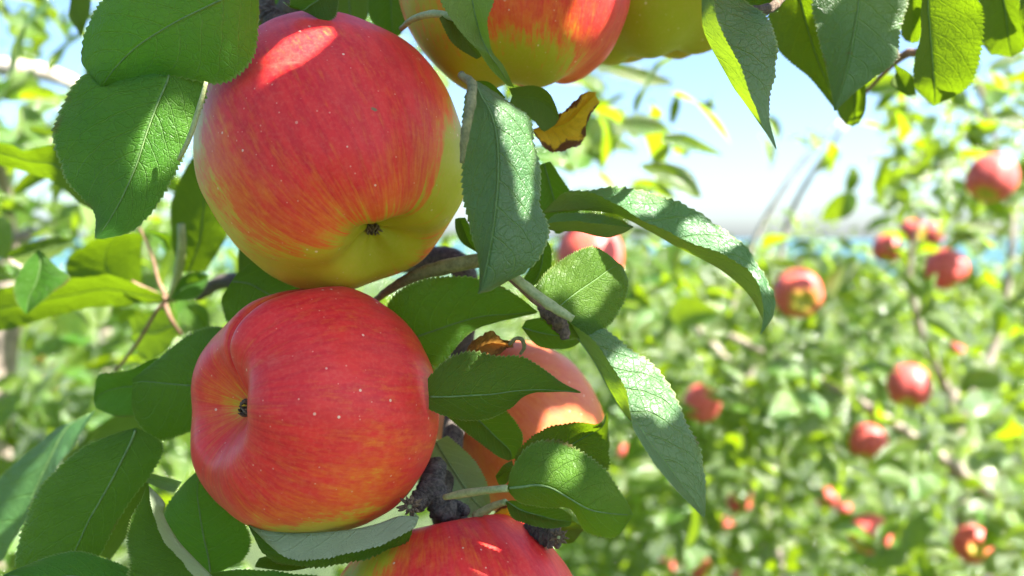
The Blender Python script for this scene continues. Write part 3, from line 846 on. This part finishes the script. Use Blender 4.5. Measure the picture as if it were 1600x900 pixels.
leaf(left, [((272, 488), (275, 505), (278, 520)), ((245, 485), (245, 520), (262, 548)), ((222, 490), (218, 520), (236, 563)), ((202, 497), (205, 525), (216, 560))], 0.47, OLIVE, top=False, teeth=24, tilt=30)
leaf(left, [((265, 468), (268, 466), (275, 470)), ((285, 432), (292, 445), (300, 468)), ((312, 424), (312, 440), (315, 458)), ((325, 430), (325, 432), (326, 436))], 0.40, GREEN, teeth=18)
leaf(left, [((280, 500), (290, 480), (300, 470)), ((305, 520), (315, 500), (322, 480)), ((312, 545), (325, 530), (330, 510))], 0.50, OLIVE, teeth=18, mid=False)
leaf(left, [((150, 640), (143, 645), (135, 652)), ((118, 690), (105, 668), (92, 668)), ((92, 730), (75, 722), (45, 705)), ((55, 792), (40, 800), (0, 745)), ((22, 845), (5, 868), (-50, 800)), ((-25, 915), (-30, 920), (-60, 900))], 0.36, WAXY, top=True, fold=(-8, 0, 6), bulge=.05)
leaf(left, [((118, 700), (112, 705), (105, 712)), ((160, 660), (150, 690), (135, 740)), ((215, 640), (200, 690), (180, 740)), ((240, 690), (235, 700), (228, 712))], 0.50, OLIVE, top=False, teeth=24)
leaf(left, [((110, 0), (112, -10), (118, -20)), ((108, 25), (120, 10), (140, -5)), ((118, 45), (128, 30), (140, 20)), ((126, 58), (128, 56), (130, 52))], 0.40, OLIVE, top=False, teeth=20, mid=False)
leaf(left, [((258, 395), (264, 392), (270, 388)), ((248, 378), (256, 373), (266, 368)), ((226, 360), (228, 359), (230, 358))], 0.43, GREEN, teeth=14, mid=False)
pxtube('twig', [(218, 356, .43, 2), (235, 392, .43, 2.5), (248, 440, .43, 3), (262, 468, .43, 3.5)], RED_TWIG, left)
pxtube('twig', [(180, 580, .45, 2.8), (215, 535, .44, 3), (245, 485, .43, 3), (262, 466, .43, 3.5)], RED_TWIG, left)
pxtube('twig', [(205, 440, .42, 3), (235, 455, .425, 4), (266, 468, .43, 5), (320, 450, .43, 4)], RED_TWIG, left)
pxtube('twig', [(256, 472, .44, 4), (268, 500, .44, 3.5), (282, 522, .45, 3)], RED_TWIG, left)
pxtube('leaf_stalk', [(283, 350, .385, 6), (284, 385, .39, 7), (278, 430, .41, 7), (268, 466, .43, 6)], STALK, left)

# --- shoot at the top right
leaf(right, [((1114, -34), (1094, -34), (1150, -34)), ((1115, 0), (1096, 0), (1165, 2)), ((1119, 28), (1098, 42), (1197, 22)), ((1134, 61), (1112, 76), (1209, 45)), ((1154, 94), (1132, 112), (1214, 83)), ((1165, 133), (1146, 137), (1209, 125)), ((1179, 167), (1162, 159), (1203, 156)), ((1190, 195), (1184, 190), (1202, 189)), ((1205, 219), (1200, 213), (1208, 214)), ((1211, 232), (1211, 232), (1213, 233))],
     0.238, WAXY, fold=(-7, 0, 8), bulge=.05, mid=False, label='folded pointed leaf with grey pest damage near its stalk')
leaf(right, [((1135, -12), (1136, -8), (1140, 0)), ((1165, -20), (1165, 0), (1165, 10)), ((1195, -15), (1195, 8), (1195, 22)), ((1218, -5), (1217, 8), (1216, 18))], 0.262, teeth=18, mid=False)
leaf(right, [((1260, -45), (1235, -45), (1205, -45)), ((1290, 0), (1250, 0), (1202, 10)), ((1305, 45), (1262, 45), (1212, 70)), ((1312, 95), (1278, 95), (1235, 97)), ((1315, 135), (1295, 135), (1268, 125)), ((1308, 172), (1306, 173), (1302, 168))], 0.305, OLIVE, top=False, tilt=38)
leaf(right, [((1305, -50), (1347, -50), (1395, -50)), ((1270, 0), (1342, 0), (1417, 0)), ((1274, 35), (1337, 35), (1412, 30)), ((1281, 70), (1332, 65), (1405, 68)), ((1289, 100), (1326, 95), (1402, 94)), ((1296, 130), (1317, 130), (1365, 122)), ((1301, 157), (1309, 157), (1335, 145)), ((1303, 173), (1304, 173), (1306, 173))], 0.282, WAXY, edge=3, midr=.4)
leaf(right, [((1345, 105), (1335, 105), (1325, 105)), ((1353, 140), (1335, 145), (1308, 150)), ((1352, 172), (1336, 175), (1310, 178)), ((1342, 193), (1332, 198), (1322, 195))], 0.330, OLIVE, top=False, teeth=22, tilt=20)
leaf(right, [((1480, -50), (1462, -50), (1442, -50)), ((1528, 0), (1450, 0), (1440, 0)), ((1536, 28), (1452, 40), (1436, 60)), ((1532, 80), (1456, 85), (1430, 95)), ((1518, 128), (1459, 130), (1428, 130)), ((1492, 150), (1460, 150), (1437, 146)), ((1460, 166), (1459, 166), (1457, 165))], 0.295, OLIVE, top=False, midr=.5, tilt=40)
leaf(right, [((1445, -30), (1430, -30), (1415, -30)), ((1444, 10), (1428, 10), (1412, 15)), ((1442, 45), (1428, 48), (1407, 50)), ((1436, 66), (1425, 68), (1415, 64))], 0.320, OLIVE, top=False, teeth=20, mid=False, tilt=20)
leaf(right, [((1395, 98), (1398, 108), (1402, 112)), ((1425, 118), (1410, 130), (1390, 128)), ((1432, 148), (1418, 150), (1395, 135))], 0.330, OLIVE, top=False, teeth=16, mid=False)
leaf(right, [((1590, -40), (1560, -40), (1525, -40)), ((1610, 10), (1570, 15), (1530, 15)), ((1612, 55), (1575, 55), (1532, 60)), ((1598, 80), (1580, 90), (1548, 86))], 0.325, OLIVE, top=False, tilt=30)
leaf(right, [((1650, -30), (1620, -20), (1590, -10)), ((1660, 20), (1630, 25), (1595, 30)), ((1650, 60), (1625, 65), (1600, 58))], 0.305, OLIVE, top=False, teeth=20, tilt=25)
pxtube('twig', [(1120, -70, .28, 6), (1250, -62, .29, 8), (1400, -60, .30, 9), (1560, -55, .31, 8), (1680, -60, .32, 7)], TWIG, right, n=40)
pxtube('twig', [(1352, 145, .40, 3), (1385, 110, .38, 4), (1415, 84, .37, 7), (1440, 78, .36, 6), (1480, 20, .34, 6), (1500, -60, .31, 7)], RED_TWIG, right)
pxtube('fruit_spur', [(1150, 28, .245, 5), (1175, 18, .244, 9), (1205, 12, .25, 8), (1225, -10, .26, 7)], HAIRY, right, bump=.7, freq=500)

# ------------------------------------------------------------------ orchard behind
def leaf_proto(L, W, fold, curl, twist):
    nu_, nh_ = 10, 2
    V, UV = [], []
    for i in range(nu_):
        u = i / (nu_ - 1)
        wd = W * (math.sin(math.pi * u ** 0.85) ** 0.75) * (1 if u < .99 else 0)
        y = L * u
        zc = -curl * L * u * u
        tw = twist * u
        for j in range(-nh_, nh_ + 1):
            h = j / nh_
            x = wd * h * math.cos(fold)
            z = (0.45 * abs(h) + 0.9 * h * h) * wd * math.sin(fold) + 0.16 * wd * math.sin(6 * u + 2.5 * h)
            x, z = x * math.cos(tw) - z * math.sin(tw), x * math.sin(tw) + z * math.cos(tw)
            V.append((x, y, z + zc))
            UV.append((u, 0.5 + 0.5 * h))
    nc = 2 * nh_ + 1
    F = [(i * nc + j, i * nc + j + 1, (i + 1) * nc + j + 1, (i + 1) * nc + j) for i in range(nu_ - 1) for j in range(nc - 1)]
    return V, F, UV


PROTO = [leaf_proto(1, .29, .30, .18, .3), leaf_proto(1, .25, .55, .35, -.5), leaf_proto(1, .32, .18, .10, .1), leaf_proto(1, .27, .40, -.12, .6), leaf_proto(1, .30, .15, .45, -.2), leaf_proto(1, .20, .75, .25, .9)]
PMESH = [mesh('orchard_leaf', v, f, SUNNY, uv=u) for v, f, u in PROTO]


def leaf_matrix(p, L, tow=0.45, up=0.55):
    n = (Vector((0, 0, 1)) * up - FWD * tow + SUN * 0.25 + Vector(rng.normal(0, .55, 3))).normalized()
    t = Vector((rng.normal(0, 1), rng.normal(0, .6), rng.normal(-.45, .6)))
    t = (t - n * t.dot(n)).normalized()
    x = t.cross(n)
    M = Matrix((x, t, n)).transposed().to_4x4()
    return Matrix.Translation(p) @ M @ Matrix.Scale(L, 4)


# apples out in the orchard: (px, py, radius px, label)
FAR = [
    (922, 398, 52, 'blurred pink red apple just past the cluster, under the thin folded leaf'),
    (1550, 278, 37, 'blurred red apple with a green side, highest on the far tree'),
    (1478, 420, 31, 'blurred dark red apple, pink on its sunny side, below the highest far apple'),
    (1246, 458, 38, 'blurred sunlit pink apple beside the tip of the long arching leaf'),
    (1096, 630, 29, 'blurred apple, red above and green below, beside the long twisted leaf'),
    (1420, 602, 33, 'blurred bright red apple with a white highlight, mid height on the far tree'),
    (1357, 690, 29, 'blurred red apple under a dark leaf, next below the highlighted one'),
    (1360, 834, 31, 'blurred crimson apple with a dark leaf across its lower half, low on the far tree'),
    (1519, 851, 29, 'blurred apple, red above and yellow green below, lowest near the right edge'),
    (1426, 362, 19, 'small blurred orange red apple at the height of the sea horizon'),
    (1457, 366, 17, 'small blurred pale pink apple touching the orange red one near the sea horizon'),
    (1386, 388, 22, 'blurred pale pink apple half covered by a yellow green leaf near the sea horizon'),
    (1156, 782, 20, 'small blurred red apple below the tip of the twisted leaf'),
    (1292, 777, 17, 'small blurred pink apple under a patch of white glints'),
    (1318, 793, 12, 'tiny blurred red apple touching a small pink one under white glints'),
    (1091, 880, 22, 'blurred apple low at the bottom edge, nearest the cluster'),
    (1041, 886, 15, 'tiny blurred pink apple at the bottom edge, nearest the cluster'),
    (1156, 895, 13, 'tiny blurred red apple cut by the bottom edge'),
    (1410, 682, 13, 'tiny blurred salmon apple beside the one under a dark leaf'),
    (1134, 820, 12, 'tiny blurred dark pink apple below the twisted leaf'),
    (982, 692, 9, 'tiny blurred orange apple near the cluster of translucent leaves'),
    (976, 708, 13, 'tiny blurred pale pink apple below the tiny orange one'),
    (1495, 545, 11, 'tiny blurred mauve apple in the bright middle of the far tree'),
    (70, 558, 16, 'blurred pale pink apple behind the soft-focus shoot'),
    (6, 533, 13, 'tiny blurred red apple cut by the left edge'),
    (75, 600, 10, 'tiny blurred orange apple below the pale pink one by the soft-focus shoot'),
]
FAR_GEO = []
for sdd, cal, pat in ((21, (.25, -.85, .45), [(.2, -.9, .4, .85, 1.2, .7), (-.9, -.1, .3, .5, .5, .4)]), (22, (-.4, -.8, .3), [(-.4, -.85, .3, .75, 1.2, .8), (-.6, .2, .6, .4, .25, .1)]), (23, (.1, -.6, .8), [(.1, -.8, .6, .75, 1.1, .5), (-.8, .2, .4, .5, .4, .3)])):
    V, Fc, at, streak, *_ = apple_geo(1.0, cal, seed=sdd, patches=pat, nlat=30, nlon=32, base=1.15)
    me = mesh('orchard_apple', V, Fc, SKIN_FAR, attr=at)
    a = me.attributes.new('streak', 'FLOAT_VECTOR', 'POINT')
    a.data.foreach_set('vector', np.asarray(streak, dtype=np.float32).ravel())
    FAR_GEO.append(me)
SV, SF = tube_geo([(0, 0, .6), (.05, 0, .95), (.16, .04, 1.35)], [.035, .03, .05], sides=6)
FSTALK = mesh('orchard_stalk', SV, SF, TWIG)
far_pos = []
for i, (x, y, r, lab) in enumerate(FAR):
    d = FPX * 0.036 / r
    if r > 45:
        d = 0.95
    R = r * d / FPX
    o = empty('apple', P(x, y, d))
    tag(o, lab, 'apple', 'apples on the trees behind')
    far_pos.append((x, y, r, d))
    k = bpy.data.objects.new('skin', FAR_GEO[i % 3])
    k.scale = (R, R, R)
    k.rotation_euler = (rng.normal(0, .45), rng.normal(0, .45), rng.normal(0, .7))
    k.parent = o
    col.objects.link(k)
    if r > 16:
        s_ = bpy.data.objects.new('stalk', FSTALK)
        s_.scale = (R, R, R)
        s_.parent = o
        col.objects.link(s_)


def keep(px, py, d, L):
    lp = L * FPX / d
    for x, y, r, dd in far_pos:
        if d < dd + 0.05 and math.hypot(px - x, py - y) < r * (0.85 if r > 24 else 0.62) + lp * 0.25:
            return False
    return True


def tree(label, base, zones, n_obj, trunk, limbs, group='apple trees of the orchard', mat=None):
    root = tag(empty('apple_tree', base), label, 'apple tree', group)
    pts, rr = trunk
    tube('trunk', pts, rr, LIMB, root, sides=12, n=30, bump=.25, freq=14)
    for lp in limbs:
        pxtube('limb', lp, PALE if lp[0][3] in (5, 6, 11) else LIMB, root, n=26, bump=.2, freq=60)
    cand = []
    for (x0, x1, y0, y1, d0, d1, n, thr, pw) in zones:
        made = 0
        for _ in range(n * 3):
            if made >= n:
                break
            px, py = rng.uniform(x0, x1), rng.uniform(y0, y1)
            d = d0 + (d1 - d0) * rng.random() ** pw
            L = rng.uniform(.042, .078) if d1 < 3 else rng.uniform(.036, .062)
            c = noise.noise(Vector((px / 95, py / 80, d * 1.3))) + 0.5 * noise.noise(Vector((px / 40, py / 40, d * 2 + 9)))
            if c < thr or not keep(px, py, d, L):
                continue
            cand.append((d, leaf_matrix(P(px, py, d), L), px, py, L))
            made += 1
    vis = [c for c in cand if -30 < c[2] < 1630 and -30 < c[3] < 930]
    vis.sort(key=lambda c: -c[4] / c[0])
    pick = vis[:n_obj]
    ids = {id(c) for c in pick}
    inv = Matrix.Translation(-root.location)
    for c in pick:
        o = bpy.data.objects.new('leaf', PMESH[rng.integers(0, 6)])
        o.parent = root
        o.matrix_basis = inv @ c[1]
        col.objects.link(o)
    V, F, UV = [], [], []
    for c in cand:
        if id(c) in ids:
            continue
        pv, pf, pu = PROTO[rng.integers(0, 6)]
        n0 = len(V)
        V += [c[1] @ Vector(v) - root.location for v in pv]
        F += [tuple(q + n0 for q in f) for f in pf]
        UV += pu
    if V:
        o = bpy.data.objects.new('foliage', mesh('foliage', V, F, mat or SUNNY, uv=UV))
        o['kind'] = 'stuff'
        o.parent = root
        col.objects.link(o)
    return root


def gp(x, y):
    return Vector((x, y, ground_z(x, y) - 0.05))


def stem(x, y, top, r0, r1, lean=0.1):
    b = gp(x, y)
    return ([b, b.lerp(top, .35) + Vector((lean, 0, 0)), b.lerp(top, .7) - Vector((lean * .5, .03, 0)), top], [r0, r0 * .8, r0 * .6, r1])


pA = P(1590, 880, 2.05)
tA = stem(pA.x + .12, pA.y, P(1490, 610, 2.05), .045, .015)
treeA = tree('sunlit apple tree with many blurred red apples, filling the view behind the cluster', gp(pA.x + .12, pA.y), [
    (960, 1700, 400, 960, 1.2, 2.1, 900, -0.22, .8),
    (1380, 1700, 90, 410, 1.15, 2.1, 190, -0.08, .8),
    (1180, 1420, 388, 450, 1.4, 2.6, 70, -0.3, .8),
    (860, 1110, 90, 400, 0.75, 1.3, 32, -0.05, 1),
    (860, 980, 150, 420, 0.9, 1.4, 30, -0.3, 1),
    (960, 1260, 398, 440, 1.5, 2.6, 70, -0.4, 1),
    (860, 1260, 560, 980, 1.7, 2.6, 420, -0.4, 1),
    (1180, 1400, 180, 370, 1.2, 1.8, 12, 0.0, 1)], 294, tA,
    [[(1480, 610, 1.75, 8), (1440, 520, 1.7, 6), (1420, 420, 1.65, 4), (1440, 330, 1.6, 3)],
     [(1500, 660, 1.75, 8), (1560, 520, 1.8, 6), (1580, 330, 1.8, 4), (1530, 130, 1.75, 3)],
     [(1130, 520, 1.7, 6), (1175, 385, 1.65, 4.2), (1215, 310, 1.62, 3.8), (1262, 245, 1.6, 3.4), (1315, 188, 1.58, 2.6)],
     [(1215, 430, 1.72, 5), (1232, 343, 1.68, 4), (1270, 270, 1.65, 3.8), (1322, 195, 1.62, 3)],
     [(1560, 780, 1.75, 9), (1380, 650, 1.7, 7), (1215, 560, 1.7, 6), (1130, 520, 1.7, 6)]])
for rows, dd in (([((1000, 262), (1002, 258), (1005, 256)), ((1035, 285), (1040, 268), (1040, 253)), ((1075, 305), (1075, 288), (1078, 268)), ((1094, 309), (1095, 310), (1096, 305))], .66),
                 ([((972, 202), (970, 195), (972, 185)), ((990, 213), (1000, 197), (1000, 177)), ((1030, 207), (1030, 199), (1030, 188)), ((1050, 207), (1050, 206), (1050, 205))], .78),
                 ([((1033, 222), (1035, 215), (1037, 209)), ((1070, 233), (1072, 222), (1068, 208)), ((1108, 240), (1110, 235), (1102, 224)), ((1130, 243), (1130, 242), (1130, 241))], .74),
                 ([((1046, 192), (1050, 193), (1055, 190)), ((1047, 166), (1054, 168), (1063, 166)), ((1057, 145), (1058, 145), (1059, 145))], .85),
                 ([((930, 108), (932, 100), (934, 92)), ((965, 122), (970, 108), (970, 98)), ((1010, 135), (1015, 122), (1012, 108)), ((1050, 133), (1050, 130), (1050, 126))], .95)):
    leaf(treeA, rows, dd, SUNNY, nu=50, teeth=0.01, mid=False)
pB = P(1150, 900, 3.0)
tree('second apple tree seen between the leaves of the sunlit one', gp(pB.x, pB.y), [
    (860, 1700, 400, 980, 2.0, 3.8, 3600, -0.3, 1),
    (1400, 1700, 130, 420, 2.0, 3.4, 420, -0.15, 1)], 300, stem(pB.x, pB.y, P(1180, 520, 3.0), .06, .02),
    [[(1180, 520, 3.0, 8), (1260, 460, 2.9, 5), (1330, 420, 2.9, 3)], [(1170, 600, 3.0, 8), (1060, 480, 3.1, 5), (1010, 420, 3.1, 3)]])
pC = P(120, 880, 1.5)
tree('apple tree with a pale sunlit limb behind the soft-focus shoot', gp(pC.x, pC.y), [
    (-120, 360, 480, 980, 0.85, 2.2, 800, -0.3, .8),
    (-120, 360, -60, 480, 0.75, 2.2, 430, -0.2, .8),
    (300, 900, 60, 900, 1.0, 2.2, 220, -0.3, 1),
    (330, 900, -80, 60, .8, 1.6, 40, -0.2, 1)], 300, stem(pC.x, pC.y, P(20, 400, 1.3), .05, .02),
    [[(-60, 90, 1.65, 11), (0, 104, 1.63, 14), (60, 112, 1.62, 14), (105, 126, 1.63, 11), (150, 150, 1.65, 8)],
     [(20, 400, 1.3, 10), (8, 300, 1.2, 9), (-30, 180, 1.0, 14)],
     [(-40, 375, 1.2, 12), (20, 372, 1.2, 11), (70, 362, 1.2, 6)]])
for i, (x, y, hgt, lab) in enumerate(((1.0, 6.5, 1.9, 'far apple tree low on the slope, past the long twisted leaf'), (2.9, 7.5, 2.1, 'far apple tree on the slope, straight below the strip of sea'), (-1.6, 6.0, 2.3, 'far apple tree low on the slope, hidden behind the two hanging apples'), (4.6, 6.2, 2.1, 'far apple tree on the slope, cut by the right edge'), (-3.4, 7.0, 2.4, 'far apple tree on the slope, behind the soft-focus shoot'), (0.1, 9.0, 1.9, 'farthest apple tree down the slope, behind the dried brown leaf'))):
    b = gp(x, y)
    root = tag(empty('apple_tree', b), lab, 'apple tree', 'apple trees of the orchard')
    top = b + Vector((0, 0, hgt * .6))
    tube('trunk', [b, b.lerp(top, .5) + Vector((.05, 0, 0)), top], [.08, .06, .03], LIMB, root, sides=10, bump=.2, freq=10)
    V, F, UV = [], [], []
    for _ in range(1500):
        q = Vector(rng.normal(0, 1, 3)).normalized() * rng.random() ** .4
        if noise.noise(q * 2.2 + Vector((i * 9, 0, 0))) < -0.12:
            continue
        p = b + Vector((q.x * 1.25, q.y * 1.25, hgt * .6 + q.z * hgt * .42))
        M = leaf_matrix(p, rng.uniform(.055, .09))
        pv, pf, pu = PROTO[rng.integers(0, 6)]
        n0 = len(V)
        V += [M @ Vector(v) - b for v in pv]
        F += [tuple(k + n0 for k in f) for f in pf]
        UV += pu
    o = bpy.data.objects.new('foliage', mesh('foliage', V, F, SUNNY, uv=UV))
    o['kind'] = 'stuff'
    o.parent = root
    col.objects.link(o)

# ------------------------------------------------------------------ unseen leaves added above the frame, arranged to shade the cluster
bpy.context.view_layer.update()
dg = bpy.context.evaluated_depsgraph_get()
LIT = [  # sun patches that the added leaves are placed to leave open
    [(400, 135), (402, 95), (440, 62), (500, 38), (531, 38), (527, 52), (490, 85), (440, 115)],
    [(372, 62), (395, 80), (396, 92), (380, 103), (366, 68)],
    [(785, 160), (815, 168), (838, 215), (842, 280), (826, 284), (806, 235)], [(808, 300), (828, 335), (838, 335), (820, 300)],
    [(888, -20), (970, -20), (960, 30), (925, 85), (885, 110), (862, 122), (882, 80)],
    [(1060, -10), (1095, -10), (1095, 28), (1070, 25)],
    [(960, 305), (1000, 300), (1042, 312), (1030, 322), (980, 320)], [(1070, 345), (1110, 345), (1155, 378), (1130, 378), (1085, 372)], [(1165, 395), (1182, 410), (1204, 452), (1190, 440)],
    [(912, 405), (938, 400), (938, 470), (914, 478)], [(842, 440), (895, 400), (905, 410), (860, 450)],
    [(960, 556), (1010, 560), (1052, 612), (1062, 642), (1030, 640), (1000, 610), (968, 590)],
    [(846, 630), (892, 626), (938, 652), (930, 664), (850, 672)],
    [(880, 700), (905, 705), (930, 722), (885, 735), (872, 732)], [(925, 812), (965, 818), (962, 838), (930, 830)],
    [(880, 668), (945, 664), (950, 720), (905, 690)],
    [(230, 172), (300, 168), (285, 232), (245, 250), (232, 215)],
    [(1268, -20), (1312, -20), (1310, 22), (1275, 28)],
    [(700, -20), (770, -20), (760, 50), (800, 136), (788, 134), (735, 62)],
    [(1100, -20), (1114, -20), (1135, 62), (1185, 185), (1160, 160), (1112, 70)],
    [(1212, -20), (1258, -20), (1262, 60), (1225, 80)],
]
FREE = [[(1405, -50), (1700, -50), (1700, 200), (1405, 200)], [(-80, 200), (82, 200), (82, 330), (120, 400), (120, 700), (-80, 700)], [(-80, 380), (300, 380), (300, 560), (-80, 560)], [(100, 350), (350, 350), (350, 440), (100, 440)], [(90, 640), (150, 640), (60, 800), (-20, 900), (-20, 860), (60, 720)], [(150, 740), (240, 740), (240, 800), (170, 880), (150, 870)]]


def inside(x, y, poly):
    c = False
    n = len(poly)
    for i in range(n):
        x1, y1 = poly[i]
        x2, y2 = poly[(i + 1) % n]
        if (y1 > y) != (y2 > y) and x < (x2 - x1) * (y - y1) / (y2 - y1) + x1:
            c = not c
    return c


S1 = SUN.orthogonal().normalized()
S2 = SUN.cross(S1)
CELL = 0.002
ORG = P(650, 450, D0)
N = 340
cover = np.zeros((N, N), bool)
clear = np.zeros((N, N), bool)
NEAR = {main.name, left.name, right.name}


def cell(p):
    q = p - ORG
    return int(q.dot(S1) / CELL + N / 2), int(q.dot(S2) / CELL + N / 2)


clr = np.zeros((N, N))
sk = np.zeros((N, N))
cov = np.zeros((N, N))
skin_like = lambda ob: ob.name.startswith('skin')
for py in range(-14, 915, 4):
    for px in range(-30, 1640, 4):
        dr = (P(px, py, 1.0) - CAM).normalized()
        ok, loc, nor, fi, ob, mt = scene.ray_cast(dg, CAM, dr, distance=0.62)
        if not ok:
            continue
        i, j = cell(loc)
        if not (2 < i < N - 3 and 2 < j < N - 3):
            continue
        if nor.dot(dr) > 0:
            nor = -nor
        fac = nor.dot(SUN)
        if skin_like(ob) and fac < 0.02:
            continue
        nn = nor if fac > 0 else -nor
        if scene.ray_cast(dg, loc + nn * 0.0006 + SUN * 0.0004, SUN, distance=0.6)[0]:
            continue                       # already shaded by its neighbours
        if any(inside(px, py, q) for q in LIT):
            clr[i, j] += 3 * max(abs(fac), .05)
        elif any(inside(px, py, q) for q in FREE):
            clr[i, j] += abs(fac)
        else:
            sk[i, j] += skin_like(ob)
            cov[i, j] += abs(fac) if not skin_like(ob) else 5 * fac


def box(a, r):
    o = np.zeros_like(a)
    for x in range(-r, r + 1):
        for y in range(-r, r + 1):
            o += np.roll(np.roll(a, x, 0), y, 1)
    return o


clear = (box(clr, 1) > 0) & (box(clr, 1) >= box(cov, 1)) & (box(sk, 1) < box(clr, 1) * .25)
cover = (box(cov, 2) > 0) & ~clear
CV, CF, CU = [], [], []
PV, PF, PU = PROTO[2]
II, JJ = np.mgrid[0:N, 0:N]
n_can = 0
for layer in range(3):
    todo = cover.copy()
    cells = np.argwhere(todo)
    rng.shuffle(cells)
    for (i, j) in cells:
        if not todo[i, j]:
            continue
        for L in (.085, .07, .055, .042, .030, .020, .013):
            done = False
            for tr in range(5):
                an = rng.uniform(0, 2 * math.pi)
                du, dv = math.cos(an), math.sin(an)
                off = rng.uniform(-.25, .25)
                ci, cj = i + du * off * L / CELL, j + dv * off * L / CELL
                a, b = L * .50 / CELL, L * .33 / CELL
                lo_i, hi_i, lo_j, hi_j = int(max(0, ci - a - 1)), int(min(N, ci + a + 2)), int(max(0, cj - a - 1)), int(min(N, cj + a + 2))
                si, sj = II[lo_i:hi_i, lo_j:hi_j] - ci, JJ[lo_i:hi_i, lo_j:hi_j] - cj
                m = ((si * du + sj * dv) / a) ** 2 + ((-si * dv + sj * du) / b) ** 2 < 1
                if (m & clear[lo_i:hi_i, lo_j:hi_j]).any():
                    continue
                lift = 0.30 + layer * .05 + rng.uniform(0, .06)
                base = ORG + S1 * ((ci - N / 2) * CELL) + S2 * ((cj - N / 2) * CELL)
                p = base + SUN * lift
                okk = False
                for up in range(8):
                    x, y, d = to_px(p)
                    lp = L * FPX / max(d, .05) * .6 + 40
                    if d < 0.02 or y < -lp or x > 1600 + lp or x < -lp:
                        okk = True
                        break
                    p = p + SUN * 0.05
                if not okk:
                    continue
                n = (SUN + (S1 * rng.normal(0, .22) + S2 * rng.normal(0, .22))).normalized()
                t = S1 * du + S2 * dv
                t = (t - n * t.dot(n)).normalized()
                M = Matrix.Translation(p - t * L * .5) @ Matrix((t.cross(n), t, n)).transposed().to_4x4() @ Matrix.Scale(L, 4)
                n0 = len(CV)
                CV += [M @ Vector(v) - main.location for v in PV]
                CF += [tuple(k + n0 for k in f) for f in PF]
                CU += PU
                n_can += 1
                todo[lo_i:hi_i, lo_j:hi_j] &= ~(((si * du + sj * dv) / a) ** 2 + ((-si * dv + sj * du) / b) ** 2 < .60)
                done = True
                break
            if done:
                break
o = bpy.data.objects.new('foliage', mesh('foliage', CV, CF, GREEN, uv=CU))  # added out-of-frame leaves, laid out for the shade pattern they cast
o['kind'] = 'stuff'
o.parent = main
col.objects.link(o)
print('canopy leaves', n_can, 'cover', int(cover.sum()), 'clear', int(clear.sum()))
